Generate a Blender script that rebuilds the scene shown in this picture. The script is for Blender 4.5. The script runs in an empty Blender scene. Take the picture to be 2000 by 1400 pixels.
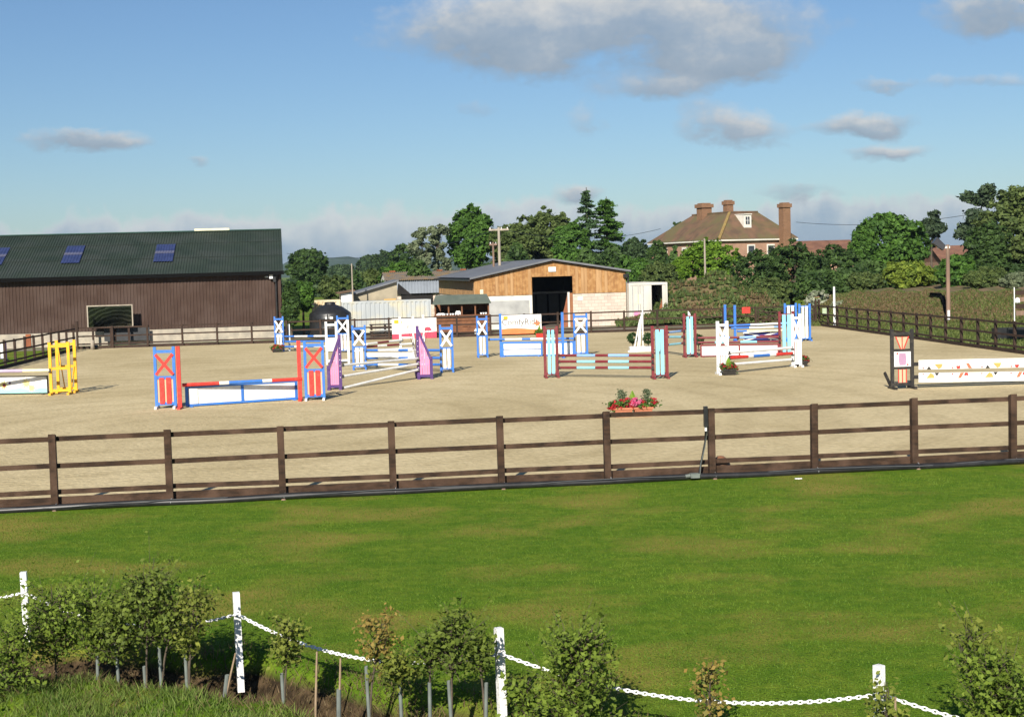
import bpy, math, random
import numpy as np
from mathutils import Vector, Matrix
R = math.radians
random.seed(7)
# ------------------------------------------------------------------ camera, sky, sun, exposure
sc = bpy.context.scene
FPX, PITCH, ROLL, H = 2900.0, math.atan(175 / 2900.0), R(1.6), 4.0
cam = bpy.data.objects.new('camera', bpy.data.cameras.new('camera'))
sc.collection.objects.link(cam)
cam.data.sensor_width = 36; cam.data.lens = FPX / 2000 * 36
cam.data.clip_start = 0.1; cam.data.clip_end = 20000
CM = Matrix.Translation((0, 0, H)) @ Matrix.Rotation(R(90) - PITCH, 4, 'X') @ Matrix.Rotation(-ROLL, 4, 'Z')
cam.matrix_world = CM
sc.camera = cam
SUN_EL, SUN_AZ = R(31), R(13)        # shadows run away from the camera and 13 degrees to the right
sd = Vector((math.sin(SUN_AZ) * math.cos(SUN_EL), math.cos(SUN_AZ) * math.cos(SUN_EL), -math.sin(SUN_EL)))
sun = bpy.data.objects.new('sun', bpy.data.lights.new('sun', 'SUN'))
sun.data.energy = 5.0; sun.data.angle = R(0.5); sun.data.color = (1.0, 0.93, 0.82)
sun.rotation_euler = sd.to_track_quat('-Z', 'Y').to_euler()
sc.collection.objects.link(sun)
sc.view_settings.view_transform = 'Standard'; sc.view_settings.look = 'None'
sc.view_settings.exposure = 0.6; sc.view_settings.gamma = 1
C0 = Vector((0, 0, H)); RM = CM.to_3x3()
def ray(px, py): return (RM @ Vector(((px - 1000) / FPX, (700 - py) / FPX, -1.0))).normalized()
def G(px, py, z=0.0):
    d = ray(px, py); return C0 + d * ((z - H) / d.z)
def P(px, py, Y):
    d = ray(px, py); return C0 + d * (Y / d.y)

def build_world():
    w = bpy.data.worlds.new('World'); sc.world = w; w.use_nodes = True
    nt = w.node_tree; N = nt.nodes; L = nt.links; N.clear()
    out = N.new('ShaderNodeOutputWorld')
    sky = N.new('ShaderNodeTexSky'); sky.sky_type = 'NISHITA'; sky.sun_disc = False
    sky.sun_elevation = SUN_EL; sky.sun_rotation = R(180) + SUN_AZ
    sky.air_density = 1.0; sky.dust_density = 0.3; sky.ozone_density = 2.0; sky.altitude = 0
    bg = N.new('ShaderNodeBackground'); bg.inputs[1].default_value = 0.05
    tn = N.new('ShaderNodeMix'); tn.data_type = 'RGBA'; tn.blend_type = 'MULTIPLY'; tn.inputs[0].default_value = 1; tn.inputs[7].default_value = (.80, .98, 1.2, 1)
    L.new(sky.outputs[0], tn.inputs[6]); L.new(tn.outputs[2], bg.inputs[0])
    def val(x):
        return x
    def m(op, a, b=None, c=None, clamp=False):
        n = N.new('ShaderNodeMath'); n.operation = op; n.use_clamp = clamp
        for i, v in enumerate((a, b, c)):
            if v is None: continue
            if isinstance(v, (int, float)): n.inputs[i].default_value = v
            else: L.new(v, n.inputs[i])
        return n.outputs[0]
    tc = N.new('ShaderNodeTexCoord'); sp = N.new('ShaderNodeSeparateXYZ'); L.new(tc.outputs['Generated'], sp.inputs[0])
    ay = m('MAXIMUM', m('ABSOLUTE', sp.outputs[1]), 0.05)
    u = m('DIVIDE', sp.outputs[0], ay); v = m('DIVIDE', sp.outputs[2], ay)
    cb = N.new('ShaderNodeCombineXYZ'); L.new(u, cb.inputs[0]); L.new(v, cb.inputs[1])
    def noise(scale, detail, sx=1, sy=1, rough=0.6, off=0):
        mp = N.new('ShaderNodeMapping'); mp.inputs['Scale'].default_value = (sx, sy, 1); mp.inputs['Location'].default_value = (off, off * .7, 0)
        L.new(cb.outputs[0], mp.inputs[0])
        n = N.new('ShaderNodeTexNoise'); n.inputs['Scale'].default_value = scale; n.inputs['Detail'].default_value = detail
        n.inputs['Roughness'].default_value = rough; L.new(mp.outputs[0], n.inputs[0]); return n.outputs[0]
    n1 = noise(9, 6, 1, 1.9); n2 = noise(26, 6, 1, 1.5, off=3); n3 = noise(5, 3, 1, 1.6, off=7)
    wu = m('ADD', u, m('MULTIPLY', m('SUBTRACT', n3, .5), .06)); wv = m('ADD', v, m('MULTIPLY', m('SUBTRACT', n1, .5), .05))
    blobs = [(1210, 46, 330, 78, 1.4), (930, 70, 130, 60, .75), (1060, 130, 70, 45, .6), (1440, 105, 120, 48, 1.3), (1300, 175, 125, 26, .75),
             (1430, 262, 100, 36, 1.15), (1385, 220, 60, 20, .5), (1700, 232, 95, 22, .9), (1740, 295, 85, 20, .85), (150, 262, 100, 24, .95),
             (372, 314, 30, 14, .55), (1150, 245, 60, 36, .45), (1960, 20, 120, 50, 1.2), (1740, 160, 60, 12, .45), (1920, 165, 120, 18, .55),
             (1560, 382, 90, 22, .8), (1120, 380, 40, 22, 1.0), (920, 208, 60, 16, .35),
             (-400, 150, 260, 60, 1.2), (2500, 200, 240, 60, 1.1), (600, -260, 300, 80, 1.2), (1500, -300, 330, 70, 1.2)]
    tot = sh = None
    for (bx, by, a, b, amp) in blobs:
        amp = amp + (.12 if amp < .6 else .22 if amp < 1.2 else .05)
        d = ray(bx, by); u0, v0 = d.x / d.y, d.z / d.y
        e = m('DIVIDE', m('SUBTRACT', wv, v0), b / FPX)
        q = m('ADD', m('POWER', m('ABSOLUTE', m('DIVIDE', m('SUBTRACT', wu, u0), a / FPX)), 2.0), m('POWER', m('ABSOLUTE', e), 2.0))
        g = m('MULTIPLY', m('EXPONENT', m('MULTIPLY', q, -1.0)), amp)
        s = m('MULTIPLY', g, e)
        tot = g if tot is None else m('ADD', tot, g)
        sh = s if sh is None else m('ADD', sh, s)
    band_top = m('ADD', 0.038, m('ADD', m('MULTIPLY', m('SUBTRACT', noise(17, 4, 1, 0.25, off=11), .5), .075), m('MULTIPLY', m('SUBTRACT', n2, .5), .035)))
    bd = m('MULTIPLY_ADD', m('SUBTRACT', band_top, v), 110, .75, clamp=True)
    bd = m('MULTIPLY', bd, .85)
    n4 = noise(70, 5, 1, 1.3, off=5)
    n2 = m('ADD', n2, m('MULTIPLY', m('SUBTRACT', n4, .5), .55))
    dens = m('ADD', m('MULTIPLY', tot, m('MULTIPLY_ADD', n1, 2.6, -.35)), m('MULTIPLY', m('SUBTRACT', n2, .5), .95))
    mask = m('MULTIPLY_ADD', dens, 1.5, -.42, clamp=True)
    rag = m('MULTIPLY', mask, m('MULTIPLY_ADD', n2, .35, .72), clamp=True)
    # colour inside the cloud: creamy on top, blue-grey below
    vp = m('MULTIPLY_ADD', m('DIVIDE', sh, m('MAXIMUM', tot, .05)), .42, m('MULTIPLY_ADD', m('SUBTRACT', n2, .5), .9, .55), clamp=True)
    cr = N.new('ShaderNodeValToRGB'); L.new(vp, cr.inputs[0])
    cr.color_ramp.elements[0].color = (.25, .32, .40, 1); cr.color_ramp.elements[1].color = (.66, .67, .67, 1)
    el = cr.color_ramp.elements.new(.5); el.color = (.37, .44, .52, 1)
    bp = m('MULTIPLY_ADD', m('SUBTRACT', band_top, v), -42, m('MULTIPLY_ADD', n1, 1.6, .1), clamp=True)
    cr2 = N.new('ShaderNodeValToRGB'); L.new(bp, cr2.inputs[0])
    cr2.color_ramp.elements[0].color = (.33, .43, .56, 1); cr2.color_ramp.elements[1].color = (.66, .69, .71, 1)
    b1 = N.new('ShaderNodeBackground'); L.new(cr.outputs[0], b1.inputs[0]); b1.inputs[1].default_value = CLOUD
    b2 = N.new('ShaderNodeBackground'); L.new(cr2.outputs[0], b2.inputs[0]); b2.inputs[1].default_value = CLOUD
    mx1 = N.new('ShaderNodeMixShader'); L.new(bd, mx1.inputs[0]); L.new(bg.outputs[0], mx1.inputs[1]); L.new(b2.outputs[0], mx1.inputs[2])
    mx2 = N.new('ShaderNodeMixShader'); L.new(rag, mx2.inputs[0]); L.new(mx1.outputs[0], mx2.inputs[1]); L.new(b1.outputs[0], mx2.inputs[2])
    L.new(mx2.outputs[0], out.inputs[0])
CLOUD = 0.66
build_world()

# ------------------------------------------------------------------ helpers
COL = sc.collection
def tag(o, label=None, cat=None, group=None, kind=None):
    if label: o['label'] = label
    if cat: o['category'] = cat
    if group: o['group'] = group
    if kind: o['kind'] = kind
    return o
def E(name, loc, rz, label, cat, group=None):
    o = bpy.data.objects.new(name, None); o.location = loc; o.rotation_euler = (0, 0, rz); o.empty_display_size = .2
    COL.objects.link(o); return tag(o, label, cat, group)
def mat(name, c1, c2=None, scale=4.0, rough=.8, bump=0.0, bscale=30.0, metal=0.0, stretch=(1, 1, 1), detail=5, lo=.35, hi=.65, spec=.3, c3=None, scale3=1.0):
    m = bpy.data.materials.new(name); m.use_nodes = True; nt = m.node_tree; N = nt.nodes; L = nt.links
    b = N['Principled BSDF']; b.inputs['Roughness'].default_value = rough; b.inputs['Metallic'].default_value = metal
    b.inputs['Specular IOR Level'].default_value = spec
    tc = N.new('ShaderNodeTexCoord'); mp = N.new('ShaderNodeMapping'); mp.inputs['Scale'].default_value = stretch
    L.new(tc.outputs['Object'], mp.inputs[0])
    if c2 is None: c2 = tuple(x * .82 for x in c1)
    n = N.new('ShaderNodeTexNoise'); n.inputs['Scale'].default_value = scale; n.inputs['Detail'].default_value = detail; L.new(mp.outputs[0], n.inputs[0])
    r = N.new('ShaderNodeValToRGB'); L.new(n.outputs[0], r.inputs[0])
    r.color_ramp.elements[0].position = lo; r.color_ramp.elements[0].color = (*c1, 1)
    r.color_ramp.elements[1].position = hi; r.color_ramp.elements[1].color = (*c2, 1)
    col = r.outputs[0]
    if c3 is not None:
        n3 = N.new('ShaderNodeTexNoise'); n3.inputs['Scale'].default_value = scale3; n3.inputs['Detail'].default_value = 4; L.new(tc.outputs['Object'], n3.inputs[0])
        r3 = N.new('ShaderNodeValToRGB'); L.new(n3.outputs[0], r3.inputs[0]); r3.color_ramp.elements[0].position = .45; r3.color_ramp.elements[1].position = .62
        mx = N.new('ShaderNodeMix'); mx.data_type = 'RGBA'; L.new(r3.outputs[0], mx.inputs[0]); L.new(col, mx.inputs[6]); mx.inputs[7].default_value = (*c3, 1); col = mx.outputs[2]
    L.new(col, b.inputs['Base Color'])
    if bump:
        nb = N.new('ShaderNodeTexNoise'); nb.inputs['Scale'].default_value = bscale; nb.inputs['Detail'].default_value = 4; L.new(mp.outputs[0], nb.inputs[0])
        bu = N.new('ShaderNodeBump'); bu.inputs['Strength'].default_value = bump; bu.inputs['Distance'].default_value = .05
        L.new(nb.outputs[0], bu.inputs['Height']); L.new(bu.outputs[0], b.inputs['Normal'])
    return m
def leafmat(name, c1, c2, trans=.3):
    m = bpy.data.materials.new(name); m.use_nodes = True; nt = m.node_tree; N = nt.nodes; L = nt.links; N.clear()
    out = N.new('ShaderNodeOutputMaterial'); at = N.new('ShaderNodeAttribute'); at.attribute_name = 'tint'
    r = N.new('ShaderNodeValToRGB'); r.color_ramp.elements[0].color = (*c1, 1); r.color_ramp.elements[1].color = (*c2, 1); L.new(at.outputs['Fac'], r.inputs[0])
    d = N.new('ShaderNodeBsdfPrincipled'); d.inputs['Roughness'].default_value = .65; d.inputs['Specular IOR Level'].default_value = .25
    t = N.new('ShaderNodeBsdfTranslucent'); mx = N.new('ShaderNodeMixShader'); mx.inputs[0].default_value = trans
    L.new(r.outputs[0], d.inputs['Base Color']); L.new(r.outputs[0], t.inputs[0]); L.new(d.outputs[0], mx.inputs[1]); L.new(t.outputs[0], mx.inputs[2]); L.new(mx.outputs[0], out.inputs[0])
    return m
class MB:
    def __init__(s): s.v = []; s.f = []; s.m = []
    def poly(s, pts, mi=0):
        n = len(s.v); s.v += [tuple(p) for p in pts]; s.f.append(tuple(range(n, n + len(pts)))); s.m.append(mi)
    def box(s, x0, x1, y0, y1, z0, z1, mi=0):
        n = len(s.v)
        s.v += [(x0, y0, z0), (x1, y0, z0), (x1, y1, z0), (x0, y1, z0), (x0, y0, z1), (x1, y0, z1), (x1, y1, z1), (x0, y1, z1)]
        for f in ((0, 3, 2, 1), (4, 5, 6, 7), (0, 1, 5, 4), (1, 2, 6, 5), (2, 3, 7, 6), (3, 0, 4, 7)):
            s.f.append(tuple(n + i for i in f)); s.m.append(mi)
        return s
    def bar(s, p, q, w, h, mi=0, up=(0, 0, 1)):
        p = Vector(p); q = Vector(q); d = (q - p).normalized(); u = Vector(up)
        if abs(d.dot(u)) > .98: u = Vector((0, 1, 0))
        a = d.cross(u).normalized() * w / 2; b = a.cross(d).normalized() * h / 2; n = len(s.v)
        for c in (p, q): s.v += [tuple(c - a - b), tuple(c + a - b), tuple(c + a + b), tuple(c - a + b)]
        for f in ((0, 1, 2, 3), (7, 6, 5, 4), (0, 4, 5, 1), (1, 5, 6, 2), (2, 6, 7, 3), (3, 7, 4, 0)):
            s.f.append(tuple(n + i for i in f)); s.m.append(mi)
        return s
    def tube(s, pts, r, seg=8, mi=0, cap=True):
        pts = [Vector(p) for p in pts]; rr = r if isinstance(r, (list, tuple)) else [r] * len(pts)
        n0 = len(s.v); K = len(pts)
        mis = mi if isinstance(mi, (list, tuple)) else [mi] * (K - 1)
        for i, p in enumerate(pts):
            d = (pts[min(i + 1, K - 1)] - pts[max(i - 1, 0)])
            if d.length < 1e-9: d = Vector((0, 0, 1))
            d.normalize(); u = Vector((0, 0, 1)) if abs(d.z) < .9 else Vector((0, 1, 0))
            a = d.cross(u).normalized(); b = a.cross(d)
            for k in range(seg):
                t = 2 * math.pi * k / seg; s.v.append(tuple(p + (a * math.cos(t) + b * math.sin(t)) * rr[i]))
        for i in range(K - 1):
            for k in range(seg):
                k2 = (k + 1) % seg; s.f.append((n0 + i * seg + k, n0 + i * seg + k2, n0 + (i + 1) * seg + k2, n0 + (i + 1) * seg + k)); s.m.append(mis[i])
        if cap:
            s.f.append(tuple(n0 + k for k in range(seg))); s.m.append(mis[0])
            s.f.append(tuple(n0 + (K - 1) * seg + k for k in reversed(range(seg)))); s.m.append(mis[-1])
        return s
    def lathe(s, prof, seg=20, c=(0, 0), mi=0):
        n0 = len(s.v)
        for (r, z) in prof:
            for k in range(seg):
                t = 2 * math.pi * k / seg; s.v.append((c[0] + r * math.cos(t), c[1] + r * math.sin(t), z))
        for i in range(len(prof) - 1):
            for k in range(seg):
                k2 = (k + 1) % seg; s.f.append((n0 + i * seg + k, n0 + i * seg + k2, n0 + (i + 1) * seg + k2, n0 + (i + 1) * seg + k)); s.m.append(mi)
        return s
    def prism(s, pts, y0, y1, mi=0):      # polygon given in x,z, pushed along y
        n = len(s.v); k = len(pts)
        s.v += [(x, y0, z) for x, z in pts] + [(x, y1, z) for x, z in pts]
        s.f.append(tuple(n + i for i in range(k))); s.m.append(mi)
        s.f.append(tuple(n + k + i for i in reversed(range(k)))); s.m.append(mi)
        for i in range(k):
            j = (i + 1) % k; s.f.append((n + i, n + k + i, n + k + j, n + j)); s.m.append(mi)
        return s
    def ribs(s, A, B, Cc, D, pitch, amp, mi=0, nrm=None):
        # ribbed sheet: A-B is the lower edge, D-C the upper one; ribs run from lower to upper edge
        A, B, Cc, D = map(Vector, (A, B, Cc, D)); L = (B - A).length; nn = nrm or (B - A).cross(D - A).normalized(); nn = Vector(nn)
        k = max(2, int(L / pitch)); n0 = len(s.v); pr = ((0, 0), (.3, 0), (.42, 1), (.88, 1))
        ts = [(i + a) / k for i in range(k) for a, _ in pr] + [1.0]; hs = [h for i in range(k) for _, h in pr] + [0]
        for t, h in zip(ts, hs):
            s.v.append(tuple(A.lerp(B, t) + nn * amp * h)); s.v.append(tuple(D.lerp(Cc, t) + nn * amp * h))
        for i in range(len(ts) - 1):
            a = n0 + 2 * i; s.f.append((a, a + 2, a + 3, a + 1)); s.m.append(mi)
        return s
    def build(s, name, mats, parent=None, smooth=False):
        me = bpy.data.meshes.new(name); me.from_pydata(s.v, [], s.f)
        for m_ in (mats if isinstance(mats, (list, tuple)) else [mats]): me.materials.append(m_)
        me.polygons.foreach_set('material_index', s.m)
        if smooth: me.polygons.foreach_set('use_smooth', [True] * len(s.f))
        me.update()
        o = bpy.data.objects.new(name, me); COL.objects.link(o)
        if parent is not None: o.parent = parent
        return o
def box(name, m, parent, *a): return MB().box(*a).build(name, m, parent)
class Fr:
    def __init__(s, o, th=0.0):
        s.o = Vector(o); s.th = th; s.a = Vector((math.cos(th), math.sin(th), 0)); s.b = Vector((-math.sin(th), math.cos(th), 0))
    def px(s, x, y, d=0.0):
        r = ray(x, y); o = s.o + s.b * d; t = (o - C0).dot(s.b) / r.dot(s.b); q = C0 + r * t - s.o
        return q.dot(s.a), q.z
    def w(s, x, y, z): return s.o + s.a * x + s.b * y + Vector((0, 0, z))
    def loc(s, p):
        q = Vector(p) - s.o; return Vector((q.dot(s.a), q.dot(s.b), q.z))
def numesh(name, verts, nper, tint, m, parent=None):
    N_ = len(verts) // nper; me = bpy.data.meshes.new(name)
    me.vertices.add(N_ * nper); me.vertices.foreach_set('co', np.ascontiguousarray(verts, dtype=np.float32).ravel())
    me.loops.add(N_ * nper); me.loops.foreach_set('vertex_index', np.arange(N_ * nper, dtype=np.int32))
    me.polygons.add(N_); me.polygons.foreach_set('loop_start', np.arange(0, N_ * nper, nper, dtype=np.int32))
    me.update(calc_edges=True)
    at = me.attributes.new('tint', 'FLOAT', 'FACE'); at.data.foreach_set('value', np.clip(tint, 0, 1).astype(np.float32))
    me.materials.append(m); o = bpy.data.objects.new(name, me); COL.objects.link(o)
    if parent is not None: o.parent = parent
    return o
def leaves(name, m, parent, cen, out, size, tint, seed=0, aspect=.55):
    rg = np.random.default_rng(seed); n = len(cen)
    nr = out + rg.normal(0, .75, (n, 3)); nr /= np.linalg.norm(nr, axis=1, keepdims=True) + 1e-9
    t = np.cross(nr, rg.normal(0, 1, (n, 3))); t /= np.linalg.norm(t, axis=1, keepdims=True) + 1e-9
    b = np.cross(nr, t); s = size[:, None]
    v = np.stack([cen - t * s, cen - b * s * aspect + t * s * .15, cen + t * s, cen + b * s * aspect + t * s * .15], 1).reshape(-1, 3)
    return numesh(name, v, 4, tint, m, parent)
def crown_pts(blobs, n, seed, clumps=90, csig=.17, shell=(.7, 1.05)):
    rg = np.random.default_rng(seed); B = np.array(blobs, float)
    wgt = (B[:, 3] * B[:, 5]); wgt /= wgt.sum(); per = max(4, n // clumps); cs = []; os_ = []; ts = []
    for i in rg.choice(len(B), clumps, p=wgt):
        d = rg.normal(0, 1, 3); d[1] -= .25; d[2] += .2; d /= np.linalg.norm(d)
        rr = B[i, 3:6]; c = B[i, :3] + d * rr * rg.uniform(*shell); sg = csig * rr.mean() * rg.uniform(.6, 1.5)
        q = rg.normal(0, 1, (per, 3)) * np.array([sg, sg, sg * .62]); cs.append(c + q)
        o = q / (np.linalg.norm(q, axis=1, keepdims=True) + 1e-6) * .6 + d * .7 + np.array([0, 0, .35]); os_.append(o)
        ts.append(np.clip(rg.uniform(.15, .85) + rg.normal(0, .15, per), 0, 1))
    return np.vstack(cs), np.vstack(os_), np.concatenate(ts)
def text(s, m, parent, x, z, size, y=-.01, sx=1.0):
    cu = bpy.data.curves.new('t', 'FONT'); cu.body = s; cu.size = size; cu.extrude = .003; cu.align_x = 'CENTER'; cu.align_y = 'CENTER'; cu.resolution_u = 3
    o = bpy.data.objects.new('t', cu); COL.objects.link(o); dg = bpy.context.evaluated_depsgraph_get()
    me = bpy.data.meshes.new_from_object(o.evaluated_get(dg)); bpy.data.objects.remove(o)
    me.transform(Matrix.Translation((x, y, z)) @ Matrix.Rotation(R(90), 4, 'X') @ Matrix.Diagonal((sx, 1, 1, 1)))
    me.materials.clear(); me.materials.append(m); q = bpy.data.objects.new('lettering', me); COL.objects.link(q); q.parent = parent; return q

# ------------------------------------------------------------------ materials
def paint(name, c, r=.5):
    d = (.34, .29, .21); return mat(name, c, tuple(x * .72 + y * .2 for x, y in zip(c, d)), 7, r, .2, 60, spec=.35, lo=.5, hi=.78, c3=tuple(x * .84 + y * .04 for x, y in zip(c, d)), scale3=2.3)
BLUE = paint('blue_paint', (.035, .17, .56)); RED = paint('red_paint', (.62, .035, .025)); WHITE = paint('white_paint', (.78, .78, .76))
MAROON = paint('maroon_paint', (.17, .018, .026)); AQUA = paint('aqua_paint', (.26, .62, .74)); LILAC = paint('lilac_paint', (.45, .36, .5))
PURPLE = paint('purple_paint', (.075, .028, .15)); PINK = paint('pink_paint', (.78, .24, .42)); YELLOW = paint('yellow_paint', (.82, .42, .012))
CREAM = paint('cream_paint', (.8, .74, .5)); BLACKP = paint('black_paint', (.018, .017, .017)); SALMON = paint('salmon_paint', (.75, .42, .27))
NAVY = paint('navy_paint', (.035, .045, .25)); TURQ = paint('turquoise_paint', (.33, .7, .62)); ORANGE = paint('orange_print', (.8, .2, .06)); CRIM = paint('crimson_print', (.5, .05, .1)); GREYP = paint('grey_print', (.3, .28, .27)); GOLD = paint('gold_print', (.68, .36, .1))
PALEBLUE = paint('pale_blue_paint', (.24, .42, .75))
CHIP = mat('chipped_white_paint', (.76, .76, .74), (.24, .21, .18), 26, .6, .3, 60, lo=.6, hi=.68)
PLAST = mat('white_plastic', (.8, .8, .8), (.7, .7, .68), 10, .4)
FENCE = mat('stained_fence_wood', (.062, .033, .018), (.026, .015, .009), 3, .75, .5, 40, stretch=(1, 1, 6), c3=(.095, .055, .035), scale3=2.2)
FENCE_F = mat('far_fence_wood', (.05, .028, .018), (.028, .017, .012), 3, .8)
RUBBER = mat('black_plastic', (.012, .012, .013), (.022, .022, .022), 6, .4, spec=.5)
GREYPL = mat('grey_plastic', (.42, .43, .44), (.3, .31, .32), 8, .4)
BROWNCLAD = mat('brown_steel_cladding', (.056, .034, .026), (.067, .042, .032), 1.2, .6, spec=.12, c3=(.076, .050, .040), scale3=.6)
GREENROOF = mat('green_steel_roof', (.024, .036, .027), (.034, .047, .035), .8, .6, spec=.15, c3=(.04, .05, .042), scale3=.5)
SKYL = mat('blue_rooflight', (.024, .036, .10), (.035, .05, .135), 2, .6, spec=.15)
SKYB = mat('pale_rooflight_band', (.09, .095, .15), (.11, .11, .16), 2, .5)
CONC = mat('concrete_blocks', (.42, .37, .29), (.30, .27, .22), 2.5, .9, .3, 20)
def brickmat(name, c1, c2, mort, w=.45, h=.22, ms=.012):
    m = bpy.data.materials.new(name); m.use_nodes = True; N = m.node_tree.nodes; L = m.node_tree.links; b = N['Principled BSDF']; b.inputs['Roughness'].default_value = .9; b.inputs['Specular IOR Level'].default_value = .2
    tc = N.new('ShaderNodeTexCoord'); sp = N.new('ShaderNodeSeparateXYZ'); L.new(tc.outputs['Object'], sp.inputs[0])
    ad = N.new('ShaderNodeMath'); ad.operation = 'ADD'; L.new(sp.outputs[0], ad.inputs[0]); L.new(sp.outputs[1], ad.inputs[1])
    cb = N.new('ShaderNodeCombineXYZ'); L.new(ad.outputs[0], cb.inputs[0]); L.new(sp.outputs[2], cb.inputs[1])
    br = N.new('ShaderNodeTexBrick'); br.inputs['Scale'].default_value = 1; br.inputs['Brick Width'].default_value = w; br.inputs['Row Height'].default_value = h; br.inputs['Mortar Size'].default_value = ms
    br.inputs['Color1'].default_value = (*c1, 1); br.inputs['Color2'].default_value = (*c2, 1); br.inputs['Mortar'].default_value = (*mort, 1); L.new(cb.outputs[0], br.inputs[0])
    n = N.new('ShaderNodeTexNoise'); n.inputs['Scale'].default_value = 1.3; n.inputs['Detail'].default_value = 6; L.new(tc.outputs['Object'], n.inputs[0])
    mr = N.new('ShaderNodeMapRange'); mr.inputs['To Min'].default_value = .72; mr.inputs['To Max'].default_value = 1.25; L.new(n.outputs[0], mr.inputs[0])
    mx = N.new('ShaderNodeMix'); mx.data_type = 'RGBA'; mx.blend_type = 'MULTIPLY'; mx.inputs[0].default_value = 1; L.new(br.outputs[0], mx.inputs[6]); L.new(mr.outputs[0], mx.inputs[7]); L.new(mx.outputs[2], b.inputs['Base Color'])
    return m
BLOCK = brickmat('pale_blockwork', (.60, .50, .42), (.51, .42, .35), (.36, .30, .25))
BRICK = brickmat('red_brick', (.36, .20, .135), (.30, .165, .11), (.34, .25, .18), .22, .075, .01)
BRICK2 = brickmat('orange_chimney_brick', (.20, .10, .055), (.15, .075, .042), (.28, .18, .11), .22, .075, .01)
TILE = mat('clay_roof_tiles', (.165, .095, .057), (.10, .066, .042), 1.2, .9, .4, 14, c3=(.12, .10, .045), scale3=.45)
TIMBER = mat('larch_boards', (.36, .185, .062), (.26, .125, .045), 1.6, .75, stretch=(4, 4, .35), c3=(.40, .22, .085), scale3=3)
TIMBER2 = mat('pale_larch_boards', (.45, .27, .125), (.34, .19, .08), 2, .75, stretch=(4, 4, .35))
GREYROOF = mat('grey_steel_roof', (.17, .175, .185), (.125, .13, .14), .7, .55, .1, 6)
FIBRE = mat('fibre_cement_roof', (.19, .165, .14), (.12, .11, .095), 2.0, .9, .3, 10, c3=(.22, .15, .07), scale3=1.6)
STEELB = mat('blue_grey_sheet', (.26, .29, .34), (.2, .225, .265), .8, .5)
SILVER = mat('silver_container_paint', (.42, .45, .46), (.36, .385, .39), 1.0, .5, c3=(.5, .47, .36), scale3=.9, stretch=(1, 1, .3))
RUSTC = mat('cream_container_paint', (.62, .56, .4), (.5, .36, .2), 1.6, .7, stretch=(1, 1, .4))
WCONT = mat('white_container_paint', (.58, .56, .51), (.48, .46, .40), 1.2, .6, stretch=(1, 1, .4))
RUST = mat('rusty_steel', (.3, .1, .04), (.2, .07, .035), 4, .85)
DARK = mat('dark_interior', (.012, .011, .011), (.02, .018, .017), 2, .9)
HUTW = mat('brown_hut_boards', (.2, .085, .038), (.13, .055, .028), 3, .8)
FELT = mat('green_roof_felt', (.085, .105, .085), (.11, .13, .105), 2, .9)
OLDWOOD = mat('weathered_pole_wood', (.26, .17, .12), (.15, .10, .075), 4, .85, .3, 30, stretch=(1, 1, .15))
GREYWOOD = mat('grey_pole_wood', (.38, .33, .26), (.28, .24, .19), 4, .85, stretch=(1, 1, .15))
TERRA = mat('terracotta', (.46, .17, .09), (.36, .14, .08), 6, .8)
PAVE = mat('white_render', (.7, .66, .58), (.55, .53, .48), 1.5, .9)
BARK = mat('tree_bark', (.11, .085, .06), (.06, .048, .036), 5, .9, .4, 20)
GUARD = mat('grey_green_tree_guard', (.17, .195, .175), (.115, .13, .12), 6, .6)
STAKE = mat('pale_stake_wood', (.36, .27, .17), (.24, .17, .11), 8, .85)
GLASS = mat('dark_window_glass', (.03, .035, .045), (.05, .055, .065), 2, .1, spec=.6)
F_DARK = leafmat('dark_foliage', (.020, .046, .012), (.078, .14, .032)); F_MID = leafmat('mid_foliage', (0.030, 0.078, 0.014), (0.101, 0.209, 0.030))
F_OLIVE = leafmat('olive_foliage', (0.038, 0.068, 0.018), (0.135, 0.18, 0.05)); F_BRIGHT = leafmat('bright_foliage', (.075, .16, .012), (.19, .32, .03), .4)
F_GREY = leafmat('grey_green_foliage', (0.068, 0.097, 0.049), (0.216, 0.257, 0.142)); F_PINE = leafmat('pine_foliage', (0.018, 0.035, 0.019), (0.061, 0.095, 0.041), .15)
F_YEL = leafmat('yellow_green_foliage', (0.081, 0.135, 0.019), (0.257, 0.324, 0.041), .35); F_SPRUCE = leafmat('spruce_foliage', (0.027, 0.061, 0.027), (0.095, 0.169, 0.061), .2)
F_FAR = leafmat('far_foliage', (0.027, 0.057, 0.024), (0.074, 0.121, 0.043)); F_NEAR = leafmat('hawthorn_leaves', (.06, .105, .012), (.23, .31, .04), .4)
F_NEARD = leafmat('dark_hawthorn_leaves', (.05, .08, .012), (.18, .235, .034), .35); F_NEARY = leafmat('yellowing_leaves', (.09, .13, .02), (.29, .32, .055), .45)
F_AUT = leafmat('orange_tinged_leaves', (0.13, 0.16, 0.035), (0.42, 0.27, 0.07), .4); F_RED = leafmat('red_petals', (.3, .012, .014), (.62, .04, .06), .3); F_PINKF = leafmat('pink_petals', (.55, .04, .16), (.75, .25, .4), .3)
F_DARKRED = leafmat('dark_red_petals', (.16, .014, .014), (.4, .04, .03), .2)
F_GRASS = leafmat('lawn_blades', (.055, .13, .007), (.165, .25, .022), .3); F_ROUGH = leafmat('rough_grass_blades', (.07, .13, .018), (.30, .38, .085), .35)
F_DRY = leafmat('dry_weeds', (.08, .075, .028), (.24, .16, .085), .3); F_BANKG = leafmat('bank_grass', (.05, .08, .018), (.16, .19, .05), .3); F_WHITEF = leafmat('white_flowering_scrub', (.1, .14, .05), (.5, .52, .4), .3)
F_TOPI = leafmat('topiary_leaves', (.012, .035, .008), (.03, .07, .015), .1)

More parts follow.
